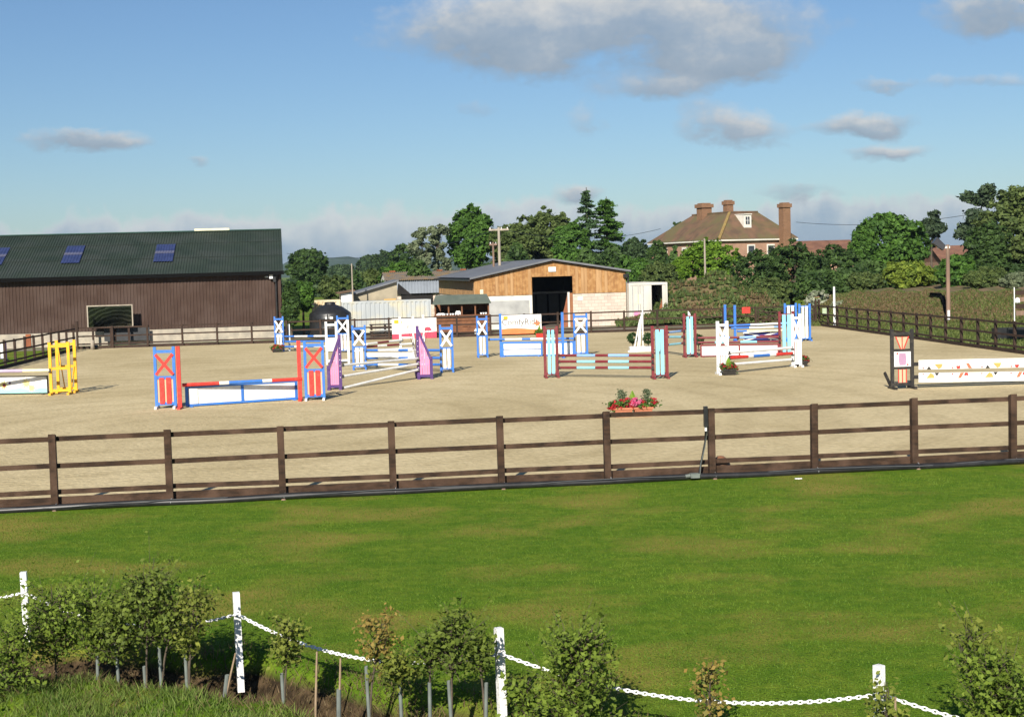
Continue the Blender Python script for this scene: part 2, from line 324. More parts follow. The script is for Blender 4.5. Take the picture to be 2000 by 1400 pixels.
# ------------------------------------------------------------------ ground
BL = G(152, 683); BR = G(1600, 637)
N0 = G(108, 995); N9 = G(1978, 905); NS = (N9 - N0) / 9; nd = NS.normalized()
RD = (G(2000, 693) - BR).normalized(); LD = (G(0, 722) - BL).normalized()
def isect(p, d, q, e):
    # p + d*t on line q + e*s
    den = d.x * e.y - d.y * e.x; t = ((q.x - p.x) * e.y - (q.y - p.y) * e.x) / den; return p + d * t
FL = isect(BL, LD, N0, nd); FRt = isect(BR, RD, N0, nd)
chain_px = [(48, None), (470, None), (985, None), (1714, None)]
WP = [Vector((-5.47, 16.3, 0)), G(469, 1303), G(982, 1402), Vector((2.83, 11.55, 0))]
step_ = (WP[3] - WP[1]) / 2
WP = [WP[0] + (WP[0] - WP[1])] + WP + [WP[3] + (WP[3] - WP[2])]
DIT = [(-14, 18.7), (-5.9, 15.85), (-3.2, 14.98), (-.6, 13.0), (2.2, 11.0), (6, 8.0)]
def gz(x, y):
    """height of the ground near the camera: a shallow ditch in front of the chain, rough bank in front of that"""
    best = 9; bs = 0
    for (a, b), (c, d) in zip(DIT, DIT[1:]):
        ex, ey = c - a, d - b; t = max(0, min(1, ((x - a) * ex + (y - b) * ey) / (ex * ex + ey * ey))); qx, qy = a + ex * t, b + ey * t
        dist = math.hypot(x - qx, y - qy)
        if dist < best: best = dist; bs = 1 if (x - qx) * (-ey) + (y - qy) * ex > 0 else -1
    amp = .24 * max(0, min(1, (1.6 - x) / 2.2)) + .38 * max(0, min(1, (-1.2 - x) / 1.0))
    wob = .12 * math.sin(x * 3.1) + .08 * math.sin(x * 7.7 + y * 3)
    s = best * bs + wob
    z = -amp * math.exp(-((s / .46) ** 4)) if abs(s) < 2 else 0.0
    if s < -.4 and y < 16.5:
        k = min(1, (-s - .4) / .8); z += k * (.10 * math.sin(x * 1.9 + 1) * .5 + .05 * math.sin(x * 5.3 + y * 4.1) + .03 * math.sin(x * 11 - y * 9))
    return z
def bank_z(x, y): return 0.0
xs = np.concatenate([[-4000, -1500, -500, -200, -100, -60, -30, -18], np.arange(-12, 10.01, .12), [14, 20, 30, 60, 100, 200, 500, 1500, 4000]])
ys = np.concatenate([[-300, -60, -10, 0, 6], np.arange(8.5, 18.6, .12), [20, 23, 26, 29, 40, 60, 80, 100, 140, 200, 300, 500, 900, 2000, 5000]])
vv = []; ff = []
for y in ys:
    for x in xs: vv.append((x, y, gz(x, y) if (7 < y < 20 and -13 < x < 11) else 0.0))
nx = len(xs)
for j in range(len(ys) - 1):
    for i in range(nx - 1): ff.append((j * nx + i, j * nx + i + 1, (j + 1) * nx + i + 1, (j + 1) * nx + i))
def ground_mat():
    m = bpy.data.materials.new('grass_ground'); m.use_nodes = True; N = m.node_tree.nodes; L = m.node_tree.links; b = N['Principled BSDF']; b.inputs['Roughness'].default_value = .95; b.inputs['Specular IOR Level'].default_value = .1
    tc = N.new('ShaderNodeTexCoord')
    def ns(scale, st=(1, 1, 1), det=5):
        mp = N.new('ShaderNodeMapping'); mp.inputs['Scale'].default_value = st; L.new(tc.outputs['Object'], mp.inputs[0])
        n = N.new('ShaderNodeTexNoise'); n.inputs['Scale'].default_value = scale; n.inputs['Detail'].default_value = det; L.new(mp.outputs[0], n.inputs[0]); return n.outputs[0]
    def ramp(f, a, b_, p=.4, q=.6):
        r = N.new('ShaderNodeValToRGB'); L.new(f, r.inputs[0]); r.color_ramp.elements[0].position = p; r.color_ramp.elements[1].position = q; r.color_ramp.elements[0].color = (*a, 1); r.color_ramp.elements[1].color = (*b_, 1); return r.outputs[0]
    def mix(f, a, b_):
        x = N.new('ShaderNodeMix'); x.data_type = 'RGBA'; L.new(f, x.inputs[0]); L.new(a, x.inputs[6])
        if isinstance(b_, tuple): x.inputs[7].default_value = (*b_, 1)
        else: L.new(b_, x.inputs[7])
        return x.outputs[2]
    g1 = mix(ramp(ns(6.5, (1, .8, 1), 6), (0, 0, 0), (.6, .6, .6), .42, .62), ramp(ns(1.9, (.8, 1, 1), 7), (.076, .150, .008), (.136, .196, .016), .35, .65), (.055, .118, .006)); 
    dry = ramp(ns(.55, (.8, 1, 1), 8), (0, 0, 0), (.8, .8, .8), .49, .68); c = mix(dry, g1, (.25, .20, .045))
    # soil where the ground is cut below the lawn, darkened for ditch shade
    sp = N.new('ShaderNodeSeparateXYZ'); L.new(tc.outputs['Object'], sp.inputs[0])
    so = N.new('ShaderNodeMapRange'); so.inputs['From Min'].default_value = -.1; so.inputs['From Max'].default_value = -.2; L.new(sp.outputs[2], so.inputs[0])
    soil = ramp(ns(7), (.03, .021, .012), (.085, .058, .032)); c = mix(so.outputs[0], c, soil)
    L.new(c, b.inputs['Base Color'])
    bu = N.new('ShaderNodeBump'); bu.inputs['Strength'].default_value = .7; bu.inputs['Distance'].default_value = .05; L.new(ns(38, (1, .6, 1), 6), bu.inputs['Height']); L.new(bu.outputs[0], b.inputs['Normal'])
    return m
GROUND = ground_mat()
me = bpy.data.meshes.new('ground'); me.from_pydata(vv, [], ff); me.materials.append(GROUND); me.polygons.foreach_set('use_smooth', [True] * len(ff)); me.update()
go = bpy.data.objects.new('ground', me); COL.objects.link(go); tag(go, kind='structure')

def sand_mat():
    m = bpy.data.materials.new('arena_sand'); m.use_nodes = True; N = m.node_tree.nodes; L = m.node_tree.links; b = N['Principled BSDF']; b.inputs['Roughness'].default_value = .95; b.inputs['Specular IOR Level'].default_value = .1
    tc = N.new('ShaderNodeTexCoord')
    def ns(scale, st=(1, 1, 1), det=5, rot=0):
        mp = N.new('ShaderNodeMapping'); mp.inputs['Scale'].default_value = st; mp.inputs['Rotation'].default_value = (0, 0, rot); L.new(tc.outputs['Object'], mp.inputs[0])
        n = N.new('ShaderNodeTexNoise'); n.inputs['Scale'].default_value = scale; n.inputs['Detail'].default_value = det; n.inputs['Distortion'].default_value = .4; L.new(mp.outputs[0], n.inputs[0]); return n.outputs[0]
    r = N.new('ShaderNodeValToRGB'); L.new(ns(.22, (1, .6, 1), 8), r.inputs[0]); r.color_ramp.elements[0].position = .35; r.color_ramp.elements[1].position = .65
    r.color_ramp.elements[0].color = (.465, .38, .215, 1); r.color_ramp.elements[1].color = (.57, .475, .285, 1)
    r2 = N.new('ShaderNodeValToRGB'); L.new(ns(9, (1, .5, 1), 6), r2.inputs[0]); r2.color_ramp.elements[0].position = .3; r2.color_ramp.elements[1].position = .6
    r2.color_ramp.elements[0].color = (.80, .79, .77, 1); r2.color_ramp.elements[1].color = (1, 1, 1, 1)
    r5 = N.new('ShaderNodeValToRGB'); L.new(ns(1.3, (1, .8, 1), 9), r5.inputs[0]); r5.color_ramp.elements[0].position = .36; r5.color_ramp.elements[1].position = .5; r5.color_ramp.elements[0].color = (.93, .925, .91, 1); r5.color_ramp.elements[1].color = (1, 1, 1, 1)
    mm5 = N.new('ShaderNodeMix'); mm5.data_type = 'RGBA'; mm5.blend_type = 'MULTIPLY'; mm5.inputs[0].default_value = 1; L.new(r.outputs[0], mm5.inputs[6]); L.new(r5.outputs[0], mm5.inputs[7])
    mx = N.new('ShaderNodeMix'); mx.data_type = 'RGBA'; mx.blend_type = 'MULTIPLY'; mx.inputs[0].default_value = .8; L.new(mm5.outputs[2], mx.inputs[6]); L.new(r2.outputs[0], mx.inputs[7]); L.new(mx.outputs[2], b.inputs['Base Color'])
    wr = N.new('ShaderNodeTexWave'); wr.wave_type = 'RINGS'; wr.rings_direction = 'Z'; mq = N.new('ShaderNodeMapping'); mq.inputs['Location'].default_value = (9, -40, 0); L.new(tc.outputs['Object'], mq.inputs[0]); L.new(mq.outputs[0], wr.inputs[0])
    wr.inputs['Scale'].default_value = .16; wr.inputs['Distortion'].default_value = 5; wr.inputs['Detail'].default_value = 4; wr.inputs['Detail Scale'].default_value = .6
    r4 = N.new('ShaderNodeValToRGB'); L.new(wr.outputs[1], r4.inputs[0]); r4.color_ramp.elements[0].position = 0; r4.color_ramp.elements[0].color = (.84, .83, .81, 1); r4.color_ramp.elements[1].position = .35; r4.color_ramp.elements[1].color = (1, 1, 1, 1)
    mx4 = N.new('ShaderNodeMix'); mx4.data_type = 'RGBA'; mx4.blend_type = 'MULTIPLY'; L.new(ns(.11), mx4.inputs[0]); L.new(mx.outputs[2], mx4.inputs[6]); L.new(r4.outputs[0], mx4.inputs[7]); L.new(mx4.outputs[2], b.inputs['Base Color'])
    # raked lines, hoof scuffs
    wv = N.new('ShaderNodeTexWave'); mp = N.new('ShaderNodeMapping'); mp.inputs['Rotation'].default_value = (0, 0, R(25)); L.new(tc.outputs['Object'], mp.inputs[0]); L.new(mp.outputs[0], wv.inputs[0])
    wv.inputs['Scale'].default_value = .9; wv.inputs['Distortion'].default_value = 16; wv.inputs['Detail'].default_value = 2; wv.inputs['Detail Scale'].default_value = .35
    a = N.new('ShaderNodeMath'); a.operation = 'MULTIPLY_ADD'; L.new(wv.outputs[1], a.inputs[0]); a.inputs[1].default_value = .12; L.new(ns(6.5, (1, 1, 1), 9), a.inputs[2])
    bu = N.new('ShaderNodeBump'); bu.inputs['Strength'].default_value = .5; bu.inputs['Distance'].default_value = .09; L.new(a.outputs[0], bu.inputs['Height']); L.new(bu.outputs[0], b.inputs['Normal'])
    return m
SAND = sand_mat()
sand = MB(); sand.poly([(p.x, p.y, .03) for p in (FL, FRt, BR, BL)]); tag(sand.build('arena_sand', SAND), kind='structure')
YARD = mat('yard_hardcore', (.25, .21, .16), (.17, .15, .115), .8, .95, .4, 12, c3=(.10, .13, .04), scale3=.35)
yd = MB(); bd_ = (BR - BL).normalized(); bn = Vector((-bd_.y, bd_.x, 0))
yd.poly([(p.x, p.y, .004) for p in (BL - bd_ * 30 + bn * .6, BR + bd_ * -3 + bn * .3, BR - bd_ * 3 + bn * 22, BL - bd_ * 30 + bn * 22)]); tag(yd.build('yard', YARD), kind='structure')

# ------------------------------------------------------------------ fences
TOPS = [(1.20, 1.28), (.72, .80), (.26, .34)]
def fence(name, label, pts, m, near=False, hgt=1.33, tall=(), side=1, kick=.19, gap=None):
    """post and rail fence through the given ground points; every post and every rail a part"""
    o0 = pts[0]; e = E(name, (o0.x, o0.y, 0), 0, label, 'fence')
    rg = random.Random(len(pts)); w = .06 if near else .055
    for i, p in enumerate(pts):
        q = p - o0; h = hgt + (tall[1] if i in tall[0] else 0) if tall else hgt; h += rg.uniform(-.02, .02)
        d = (pts[min(i + 1, len(pts) - 1)] - pts[max(i - 1, 0)]).normalized(); n = Vector((-d.y, d.x, 0)); b = MB()
        lx, ly = rg.uniform(-.012, .012), rg.uniform(-.01, .01)
        c = [q + d * sx * w + n * sy * w for sx, sy in ((-1, -1), (1, -1), (1, 1), (-1, 1))]
        off = Vector((lx, ly, 0)); t = [x + off + Vector((0, 0, h - (.03 if k in (2, 3) else 0))) for k, x in enumerate(c)]; t2 = [x + Vector((0, 0, -.4)) for x in c]
        b.poly(t); 
        for k in range(4): b.poly([t2[k], t2[(k + 1) % 4], t[(k + 1) % 4], t[k]])
        b.build('post', m, e)
    for i in range(len(pts) - 1):
        if gap is not None and i in gap: continue
        d = (pts[i + 1] - pts[i]).normalized(); n = Vector((-d.y, d.x, 0)) * side; a = pts[i] - o0; c = pts[i + 1] - o0
        for (z0, z1) in TOPS:
            zz = (z0 + z1) / 2; j1, j2 = rg.uniform(-.012, .012), rg.uniform(-.012, .012)
            b = MB().bar(a + d * .004 + n * (w + .021) + Vector((0, 0, zz + j1)), c - d * .004 + n * (w + .021) + Vector((0, 0, zz + j2)), .036, z1 - z0 + .005)
            b.build('rail', m, e)
        MB().bar(a + d * .004 + n * (w + .018) + Vector((0, 0, kick / 2 - .01)), c - d * .004 + n * (w + .018) + Vector((0, 0, kick / 2 - .01 + rg.uniform(-.01, .01))), .032, kick).build('gravel_board', m, e)
    return e
near_pts = [N0 + NS * i for i in range(-2, 12)]
fence('post_and_rail_fence', 'dark brown post and rail fence between the lawn and the sand arena', near_pts, FENCE, near=True, kick=.225)
def run(a, b, sp):
    k = max(1, round((b - a).length / sp)); return [a.lerp(b, i / k) for i in range(k + 1)]
gateL, gateR = G(1477, 641), G(1592, 637)
GL = BL + bd_ * (gateL - BL).dot(bd_); GR = BL + bd_ * (gateR - BL).dot(bd_)
fence('post_and_rail_fence', 'dark post and rail fence along the far side of the arena', run(BL, GL, 2.0), FENCE_F, tall=((0,), .35))
fence('post_and_rail_fence', 'dark post and rail fence down the right side of the arena below the weedy bank', run(GR, BR, 9) + run(BR, FRt + RD * 0, 2.0)[1:], FENCE_F, tall=((0, 1), .3), side=-1)
fence('post_and_rail_fence', 'dark post and rail fence down the left side of the arena beside the brown barn', run(BL + LD * 1.0, FL, 2.0), FENCE_F, tall=((0, 3), .2), side=1)
# gate
ge = E('field_gate', (GL.x, GL.y, 0), math.atan2(bd_.y, bd_.x), 'brown five bar wooden gate in the far fence with crossed braces', 'gate')
gl = (GR - GL).length
for z in (.2, .42, .66, .92, 1.2): box('gate_bar', FENCE_F, ge, .1, gl - .1, -.02, .02, z, z + .075)
for x in (.1, gl / 2, gl - .17): box('gate_stile', FENCE_F, ge, x, x + .07, -.045, -.022, .15, 1.28)
MB().bar((.15, -.06, .2), (gl / 2, -.06, 1.22), .02, .07).build('gate_brace', FENCE_F, ge); MB().bar((gl / 2, -.08, .2), (.15, -.08, 1.22), .02, .07).build('gate_brace', FENCE_F, ge)
def fence_sign(x0, x1, y0, y1, m, label, cat='sign'):
    xc = (x0 + x1) / 2; r = ray(xc, (y0 + y1) / 2); f = Fr(BL, math.atan2(bd_.y, bd_.x)); a, zt = f.px(x0, y0, -.12); b, _ = f.px(x1, y0, -.12); _, zb = f.px(xc, y1, -.12)
    o = f.w(a, -.12, 0); e = E('sign_board' if cat == 'sign' else 'banner', o, f.th, label, cat); return e, b - a, zb, zt
e, w, z0, z1 = fence_sign(1449, 1465, 600, 612, RED, 'small red board on the far fence beside the gate')
box('board', RED, e, 0, w, -.02, 0, z0, z1); box('upper_band', paint('sign_dark_red', (.35, .03, .02)), e, .06, w - .06, -.024, -.021, z1 - .12, z1 - .05)
e, w, z0, z1 = fence_sign(1606, 1618, 602, 613, WHITE, 'small pale green board on the far right corner of the fence')
box('board', paint('pale_green_board', (.4, .5, .33)), e, 0, w, -.02, 0, z0, z1); MB().box(.03, .06, .0, .03, .0, z0 + .1).build('stake', FENCE_F, e)
# banners
e, w, z0, z1 = fence_sign(975, 1057, 616, 652, WHITE, 'white and orange banner with grey lettering hung on the far fence', 'banner')
MB().box(0, w, -.012, 0, z0, z1).build('sheet', WHITE, e)
hh = z1 - z0
MB().prism([(0, z0)] + [(w, z0)] + [(w * t, z0 + hh * (.26 + .05 * math.sin(t * 5))) for t in (1, .8, .6, .4, .2, 0)], -.018, -.0125).build('orange_strip', ORANGE, e)
MB().box(w * .1, w * .2, -.018, -.0125, z1 - hh * .22, z1 - hh * .06).build('yellow_patch', YELLOW, e)
text('ComfyRide', paint('dark_print', (.12, .10, .09)), e, w * .50, z0 + hh * .62, .5, -.016)
MB().prism([(w * .80, z0 + hh * .55), (w * .86, z0 + hh * .60), (w * .88, z0 + hh * .78), (w * .91, z0 + hh * .62), (w * .99, z0 + hh * .58), (w * .95, z0 + hh * .46), (w * .97, z0 + hh * .30), (w * .93, z0 + hh * .42), (w * .88, z0 + hh * .40), (w * .85, z0 + hh * .28), (w * .86, z0 + hh * .46)], -.018, -.0125).build('emblem', ORANGE, e)
e, w, z0, z1 = fence_sign(765, 852, 623, 661, WHITE, 'white and crimson banner hung on the far fence before the silver container', 'banner')
hh = z1 - z0; MB().box(0, w, -.012, 0, z0, z1).build('sheet', WHITE, e)
MB().prism([(0, z0), (w, z0), (w, z0 + hh * .32), (w * .5, z0 + hh * .26), (0, z0 + hh * .24)], -.018, -.0125).build('crimson_strip', CRIM, e)
MB().box(w * .05, w * .22, -.018, -.0125, z1 - hh * .24, z1 - hh * .06).build('yellow_patch', YELLOW, e)
text('LRT', GREYP, e, w * .37, z0 + hh * .58, .3, -.016)
MB().prism([(w * .8 + w * .09 * math.cos(t), z0 + hh * .36 + hh * .2 * math.sin(t)) for t in [math.pi * k / 8 for k in range(9)]], -.018, -.0125).build('emblem', CRIM, e)
# pipe, cable, hydrant at the near fence
def along(i, off, z): return N0 + NS * i + Vector((nd.y, -nd.x, 0)) * off + Vector((0, 0, z))
pts = [along(i / 4, .14 + .012 * math.sin(i * 1.3), .055 + .02 * math.sin(i * .9) * .5) for i in range(-8, 45)]
pe = E('water_pipe', N0, 0, 'thick black plastic water pipe lying along the foot of the near fence', 'pipe')
MB().tube([p - N0 for p in pts], .06, 10).build('tube_run', RUBBER, pe, True)
for i in range(-2, 12):
    p = along(i, .14, .055) - N0; MB().tube([p + Vector((.03, 0, -.05)), p + Vector((.03, -.055, 0)), p + Vector((.03, 0, .055)), p + Vector((.03, .08, .06))], .006, 5).build('pipe_clip', GREYPL, pe)
    q = along(i, .1, -.02) - N0; MB().lathe([(.0, .0), (.045, 0), (.035, .02), (.0, .03)], 8, (q.x + .02, q.y - .06)).build('post_footing', OLDWOOD, pe) if i % 2 == 0 else None
ce = MB().tube([along(i / 5, .2 + .03 * math.sin(i * .55) + .02 * math.sin(i * 2.1), .06 + .05 * abs(math.sin(i * .31))) for i in range(-8, 55)], .007, 6).build('cable', mat('cable_grey', (.10, .105, .11)))
tag(ce, 'thin grey cable running along the black water pipe at the lawn edge', 'cable')
hp = along(5.93, .13, 0); he = E('standpipe', hp, math.atan2(nd.y, nd.x), 'black standpipe with a grey valve strapped to the near fence post', 'standpipe')
MB().box(-.035, .035, -.04, .03, .98, 1.36).build('head', RUBBER, he); MB().tube([(0, 0, .98), (0, 0, .9)], .022, 8).build('collar', PLAST, he)
MB().tube([(0, 0, .92), (-.02, -.01, .7), (-.10, -.02, .35), (-.15, -.03, .12)], .02, 8).build('riser', RUBBER, he, True)
MB().tube([(.02, -.02, .9), (-.03, -.03, .6), (-.12, -.04, .3), (-.14, -.05, .1)], .006, 6).build('strap', GUARD, he, True)
MB().box(-.33, -.16, -.12, .02, .05, .13).tube([(-.42, -.05, .08), (-.33, -.05, .09)], .035, 8).build('valve', GUARD, he)
fe = MB().lathe([(0, 0), (.17, .02), (.2, .12), (.16, .25), (.06, .33), (0, .34)], 12).build('feed_tub', mat('brown_plastic', (.22, .10, .05), (.17, .08, .04), 3, .5), None, True)
fe.location = along(6.13, -.32, .03); tag(fe, 'brown tub on the sand behind the fence post with the standpipe', 'tub')
# droppings of white: a scrap on the lawn edge
sc_ = MB().box(-.07, .06, -.015, .015, 0, .015).box(-.02, .02, -.035, -.016, 0, .012).build('paper_scrap', PLAST); sc_.location = G(1560, 935, .01); tag(sc_, 'white scrap lying on the lawn by the black pipe', 'scrap')

# ------------------------------------------------------------------ show jumps
TH = R(4.5)
WG, PG, FG = 'jump wings standing in the arena', 'jump poles resting between the wings', 'fillers under the jump poles'
def X2(z0, z1, a, b, w=.09, y=-.03): return (MB().bar((a, y, z0), (b, y, z1), .02, w), MB().bar((a, y - .022, z1), (b, y - .022, z0), .02, w))
def wing(x0, x1, yt, yb, label, fc, bc=None, style='X', sc_=None, th=TH, back=None, t=.085, foot=.34, mid=.5, group=WG, footm=None, nsl=2):
    xc = (x0 + x1) / 2; o = G(xc, yb); o.z = .03; f = Fr(o, th); e = E('jump_wing', o, th, label, 'jump wing', group)
    f.o = Vector((o.x, o.y, .0)); a = f.px(x0, yb)[0]; b = f.px(x1, yb)[0]; h = f.px(xc, yt)[1] - .03
    box('upright', fc, e, a, a + t, -.04, .04, .03, h); box('upright', fc, e, b - t, b, -.04, .04, .03, h)
    i0, i1 = a + t, b - t; tr = .09
    box('top_rail', fc, e, i0, i1, -.03, .03, h * .90, h * .90 + tr); box('bottom_rail', fc, e, i0, i1, -.03, .03, .10, .10 + tr)
    if style in ('X', 'open'): box('middle_rail', fc, e, i0, i1, -.03, .03, h * mid - tr / 2, h * mid + tr / 2)
    if style == 'X':
        for q in X2(h * mid + .09, h * .88, i0 - .02, i1 + .02, y=-.055): q.build('cross_brace', bc, e)
    z0s, z1s = .14, (h * mid if style == 'X' else h * .93)
    if style in ('X', 'slats'):
        if back: box('backing_board', back, e, i0, i1, -.012, .012, .19, h * mid - tr / 2)
        n = nsl; W = i1 - i0; sw = W / (n + (n + 1) * .45)
        for k in range(n):
            s0 = i0 + sw * .45 + k * sw * 1.45; box('slat', sc_, e, s0, s0 + sw, -.055, -.031, z0s, z1s)
    for x in (a + .01, b - t + .005):
        box('foot', footm or fc, e, x, x + t - .015, -foot, foot, 0, .075)
    e['_f'] = 0; return e, f, (a, b, h)
def jw(w, x, y, th=None):      # pixel on a wing's plane -> world point
    f = w[1]; a, z = f.px(x, y); return f.w(a, 0, z)
def pole(label, p, q, cols, w1=None, w2=None, r=.05, seq=None, name='jump_pole', cat='jump pole', flat=False, group=PG):
    """cols: list of (fraction, material)"""
    ms = []; 
    for _, m in cols:
        if m not in ms: ms.append(m)
    d = q - p; e = E(name, p, 0, label, cat, group)
    if flat:
        b = MB(); t = 0
        for fr_, m in cols: b.bar(d * t, d * (t + fr_), .022, r * 2, ms.index(m)); t += fr_
        b.build('plank', ms, e)
    else:
        ts = [0]; 
        for fr_, m in cols: ts.append(ts[-1] + fr_)
        ts[-1] = 1.0; P_ = []; mi = []
        for k in range(len(cols)):
            P_ += [d * (ts[k] + (0.0005 if k else 0)), d * ts[k + 1]]; mi += [ms.index(cols[k][1])] * 2
        MB().tube(P_, r, 10, mi[:-1]).build('pole_body', ms, e, False)
    for w_, pt in ((w1, p), (w2, q)):
        if w_:
            c = w_[1].loc(pt); s = MB().box(c.x - .045, c.x + .045, -.115, -.041, c.z - r - .035, c.z - r - .001).box(c.x - .03, c.x + .03, -.06, -.041, c.z - r - .03, c.z + .03); s.build('cup', BLACKP, w_[0])
    return e
def filler(label, xl, yl, xr, yr, yt, fm, pm, bays=2, name='filler', cat='jump filler', t=.08, ft=None, lift=0.03):
    A = G(xl, yl); B = G(xr, yr); th = math.atan2(B.y - A.y, B.x - A.x); f = Fr(A, th); L_ = (B - A).length; h = f.px(xl, yt)[1]
    A2 = A.copy(); A2.z = lift; e = E(name, A2, th, label, cat, FG)
    if pm is not None: box('panel', pm, e, t * .5, L_ - t * .5, -.01, .01, .05, h - .04)
    box('top_bar', fm, e, 0, L_, -.035, .035, h - t, h); box('bottom_bar', fm, e, 0, L_, -.035, .035, 0.02, t)
    for k in range(bays + 1):
        x = (L_ - t) * k / bays; box('upright', fm, e, x, x + t, -.033, .033, t, h - t)
    if ft is None:
        for x in (.1, L_ - .18): box('foot', fm, e, x, x + .08, -.2, .2, 0, .05)
    return e, f, L_, h
# A: blue and red jump nearest on the left
wA1 = wing(304, 346, 677, 799, 'blue jump wing with red cross, at the left end of the blue and white filler', BLUE, RED, 'X', RED, back=SALMON, footm=WHITE)
wA2 = wing(596, 636, 665, 783, 'blue jump wing with slipped red cross, right end of the blue and white filler', BLUE, RED, 'X', RED, back=SALMON, footm=WHITE)
for wv_, xx, yt, yb, lb in ((wA1, 352, 678, 800, 'red jump upright attached beside the left blue and red wing'), (wA2, 587, 667, 784, 'red jump upright attached beside the right blue and red wing')):
    o = G(xx, yb); e = E('jump_upright', (o.x, o.y, .03), TH, lb, 'jump upright', 'red uprights of the nearest left jump'); h = Fr(o, TH).px(xx, yt)[1]
    box('upright', RED, e, -.06, .06, -.05, .05, 0, h); box('foot', RED, e, -.05, .05, -.35, .35, .0, .06)
    for k in range(9): box('cup_hole', BLACKP, e, -.012, .012, -.052, -.0505, .25 + k * .14, .27 + k * .14)
pA, qA = jw(wA1, 356, 752), jw(wA2, 590, 740)
pole('red, white and blue pole above the blue and white filler, nearest left jump', pA, qA, [(.30, RED), (.08, WHITE), (.28, BLUE), (.08, WHITE), (.26, RED)], r=.058)
e, f, L_, h = filler('blue framed white filler of the nearest left jump', 360, 799, 580, 784, 757, BLUE, WHITE, 2, t=.085)
box('end_panel', WHITE, e, .1, .38, -.036, -.02, .09, h - .09)
e.location = Vector(e.location) + Vector((-math.sin(TH), math.cos(TH), 0)) * .34
# B: blue jump behind left
wB1 = wing(537, 556, 618, 688, 'blue jump wing with white cross, farthest left, beside the red flower tub', BLUE, WHITE, 'X', WHITE)
wB2 = wing(659, 683, 616, 690, 'blue wing with white cross, half hidden behind the white wing by the tank', BLUE, WHITE, 'X', WHITE)
for i, y in enumerate((657, 667, 677)):
    pole(('top', 'middle', 'bottom')[i] + ' blue and white pole of the farthest left jump', jw(wB1, 556, y), jw(wB2, 659, y - 1), [(.2, BLUE), (.25, WHITE), (.12, BLUE), (.25, WHITE), (.18, BLUE)] if i != 1 else [(1, BLUE)], wB1, wB2)
o = G(566, 686); e = E('jump_upright', (o.x, o.y, .03), TH, 'short white jump upright right of the farthest left blue wing', 'jump upright'); hB = Fr(o, TH).px(566, 634)[1]
box('upright', WHITE, e, -.05, .05, -.05, .05, 0, hB); box('foot', WHITE, e, -.05, .05, -.3, .3, 0, .05)
# C: white and maroon jump
def white3(x0, x1, x2, yt, yb, label, panel):
    w = wing(x0, x1, yt, yb, label, WHITE, WHITE, 'open', t=.1); e, f, (a, b, h) = w
    c = f.px(x2, yb)[0]; box('upright', WHITE, e, c - .1, c, -.05, .05, .03, h + .05); box('foot', WHITE, e, c - .09, c - .01, -.3, .3, 0, .06)
    if panel: box('panel', mat('pale_grey_board', (.62, .62, .62)), e, a + .1, b - .1, -.02, .02, h * .3, h * .62)
    box('lower_rail', WHITE, e, b, c - .1, -.03, .03, .1, .19); return w
wC1 = white3(637, 661, 684, 628, 712, 'white jump wing with a pale panel, between the blue cross wings and the tank', True)
wC2 = white3(781, 811, 831, 618, 702, 'white jump wing with tall posts before the crimson banner', False)
pole('maroon and white pole, upper one before the crimson banner', jw(wC1, 716, 672), jw(wC2, 786, 664), [(.28, WHITE), (.32, MAROON), (.4, WHITE)], None, wC2)
pole('white and maroon pole, lower one before the crimson banner', jw(wC1, 705, 678), jw(wC2, 807, 671), [(.3, MAROON), (.18, WHITE), (.24, MAROON), (.28, WHITE)], None, wC2)
pole('plain white pole behind the blue, white and maroon planks', jw(wC1, 690, 686), jw(wC2, 807, 680), [(1, WHITE)], wC1, wC2)
# D
wD1 = wing(689, 717, 635, 723, 'blue jump wing with white cross, right of the tall white wing', BLUE, WHITE, 'X', WHITE)
wD2 = wing(860, 887, 634, 728, 'blue jump wing with white cross, right of the purple wings', BLUE, WHITE, 'X', WHITE)
for i, y in enumerate((685, 700, 713)):
    pole(('top', 'middle', 'bottom')[i] + ' blue and white pole running behind the purple wing', jw(wD1, 716, y - 1), jw(wD2, 861, y - 1), [(.17, BLUE), (.28, WHITE), (.13, BLUE), (.25, WHITE), (.17, BLUE)], wD1, wD2, r=.052)
pl = pole('white plank with maroon markings between two blue and white poles', jw(wD1, 716, 693), jw(wD2, 812, 692), [(1, WHITE)], None, None, r=.09, flat=True, name='jump_plank', cat='jump plank')
b = MB(); rg = random.Random(5); dd = jw(wD2, 812, 692) - jw(wD1, 716, 693)
t = .03
while t < .95:
    w_ = rg.uniform(.008, .02); p_ = dd * t; b.box(p_.x, p_.x + w_ * dd.length, p_.y - .022, p_.y - .013, p_.z - rg.uniform(.03, .06), p_.z + rg.uniform(.03, .06)); t += w_ + rg.uniform(.004, .02)
b.build('markings', paint('dull_maroon', (.25, .09, .08)), pl)
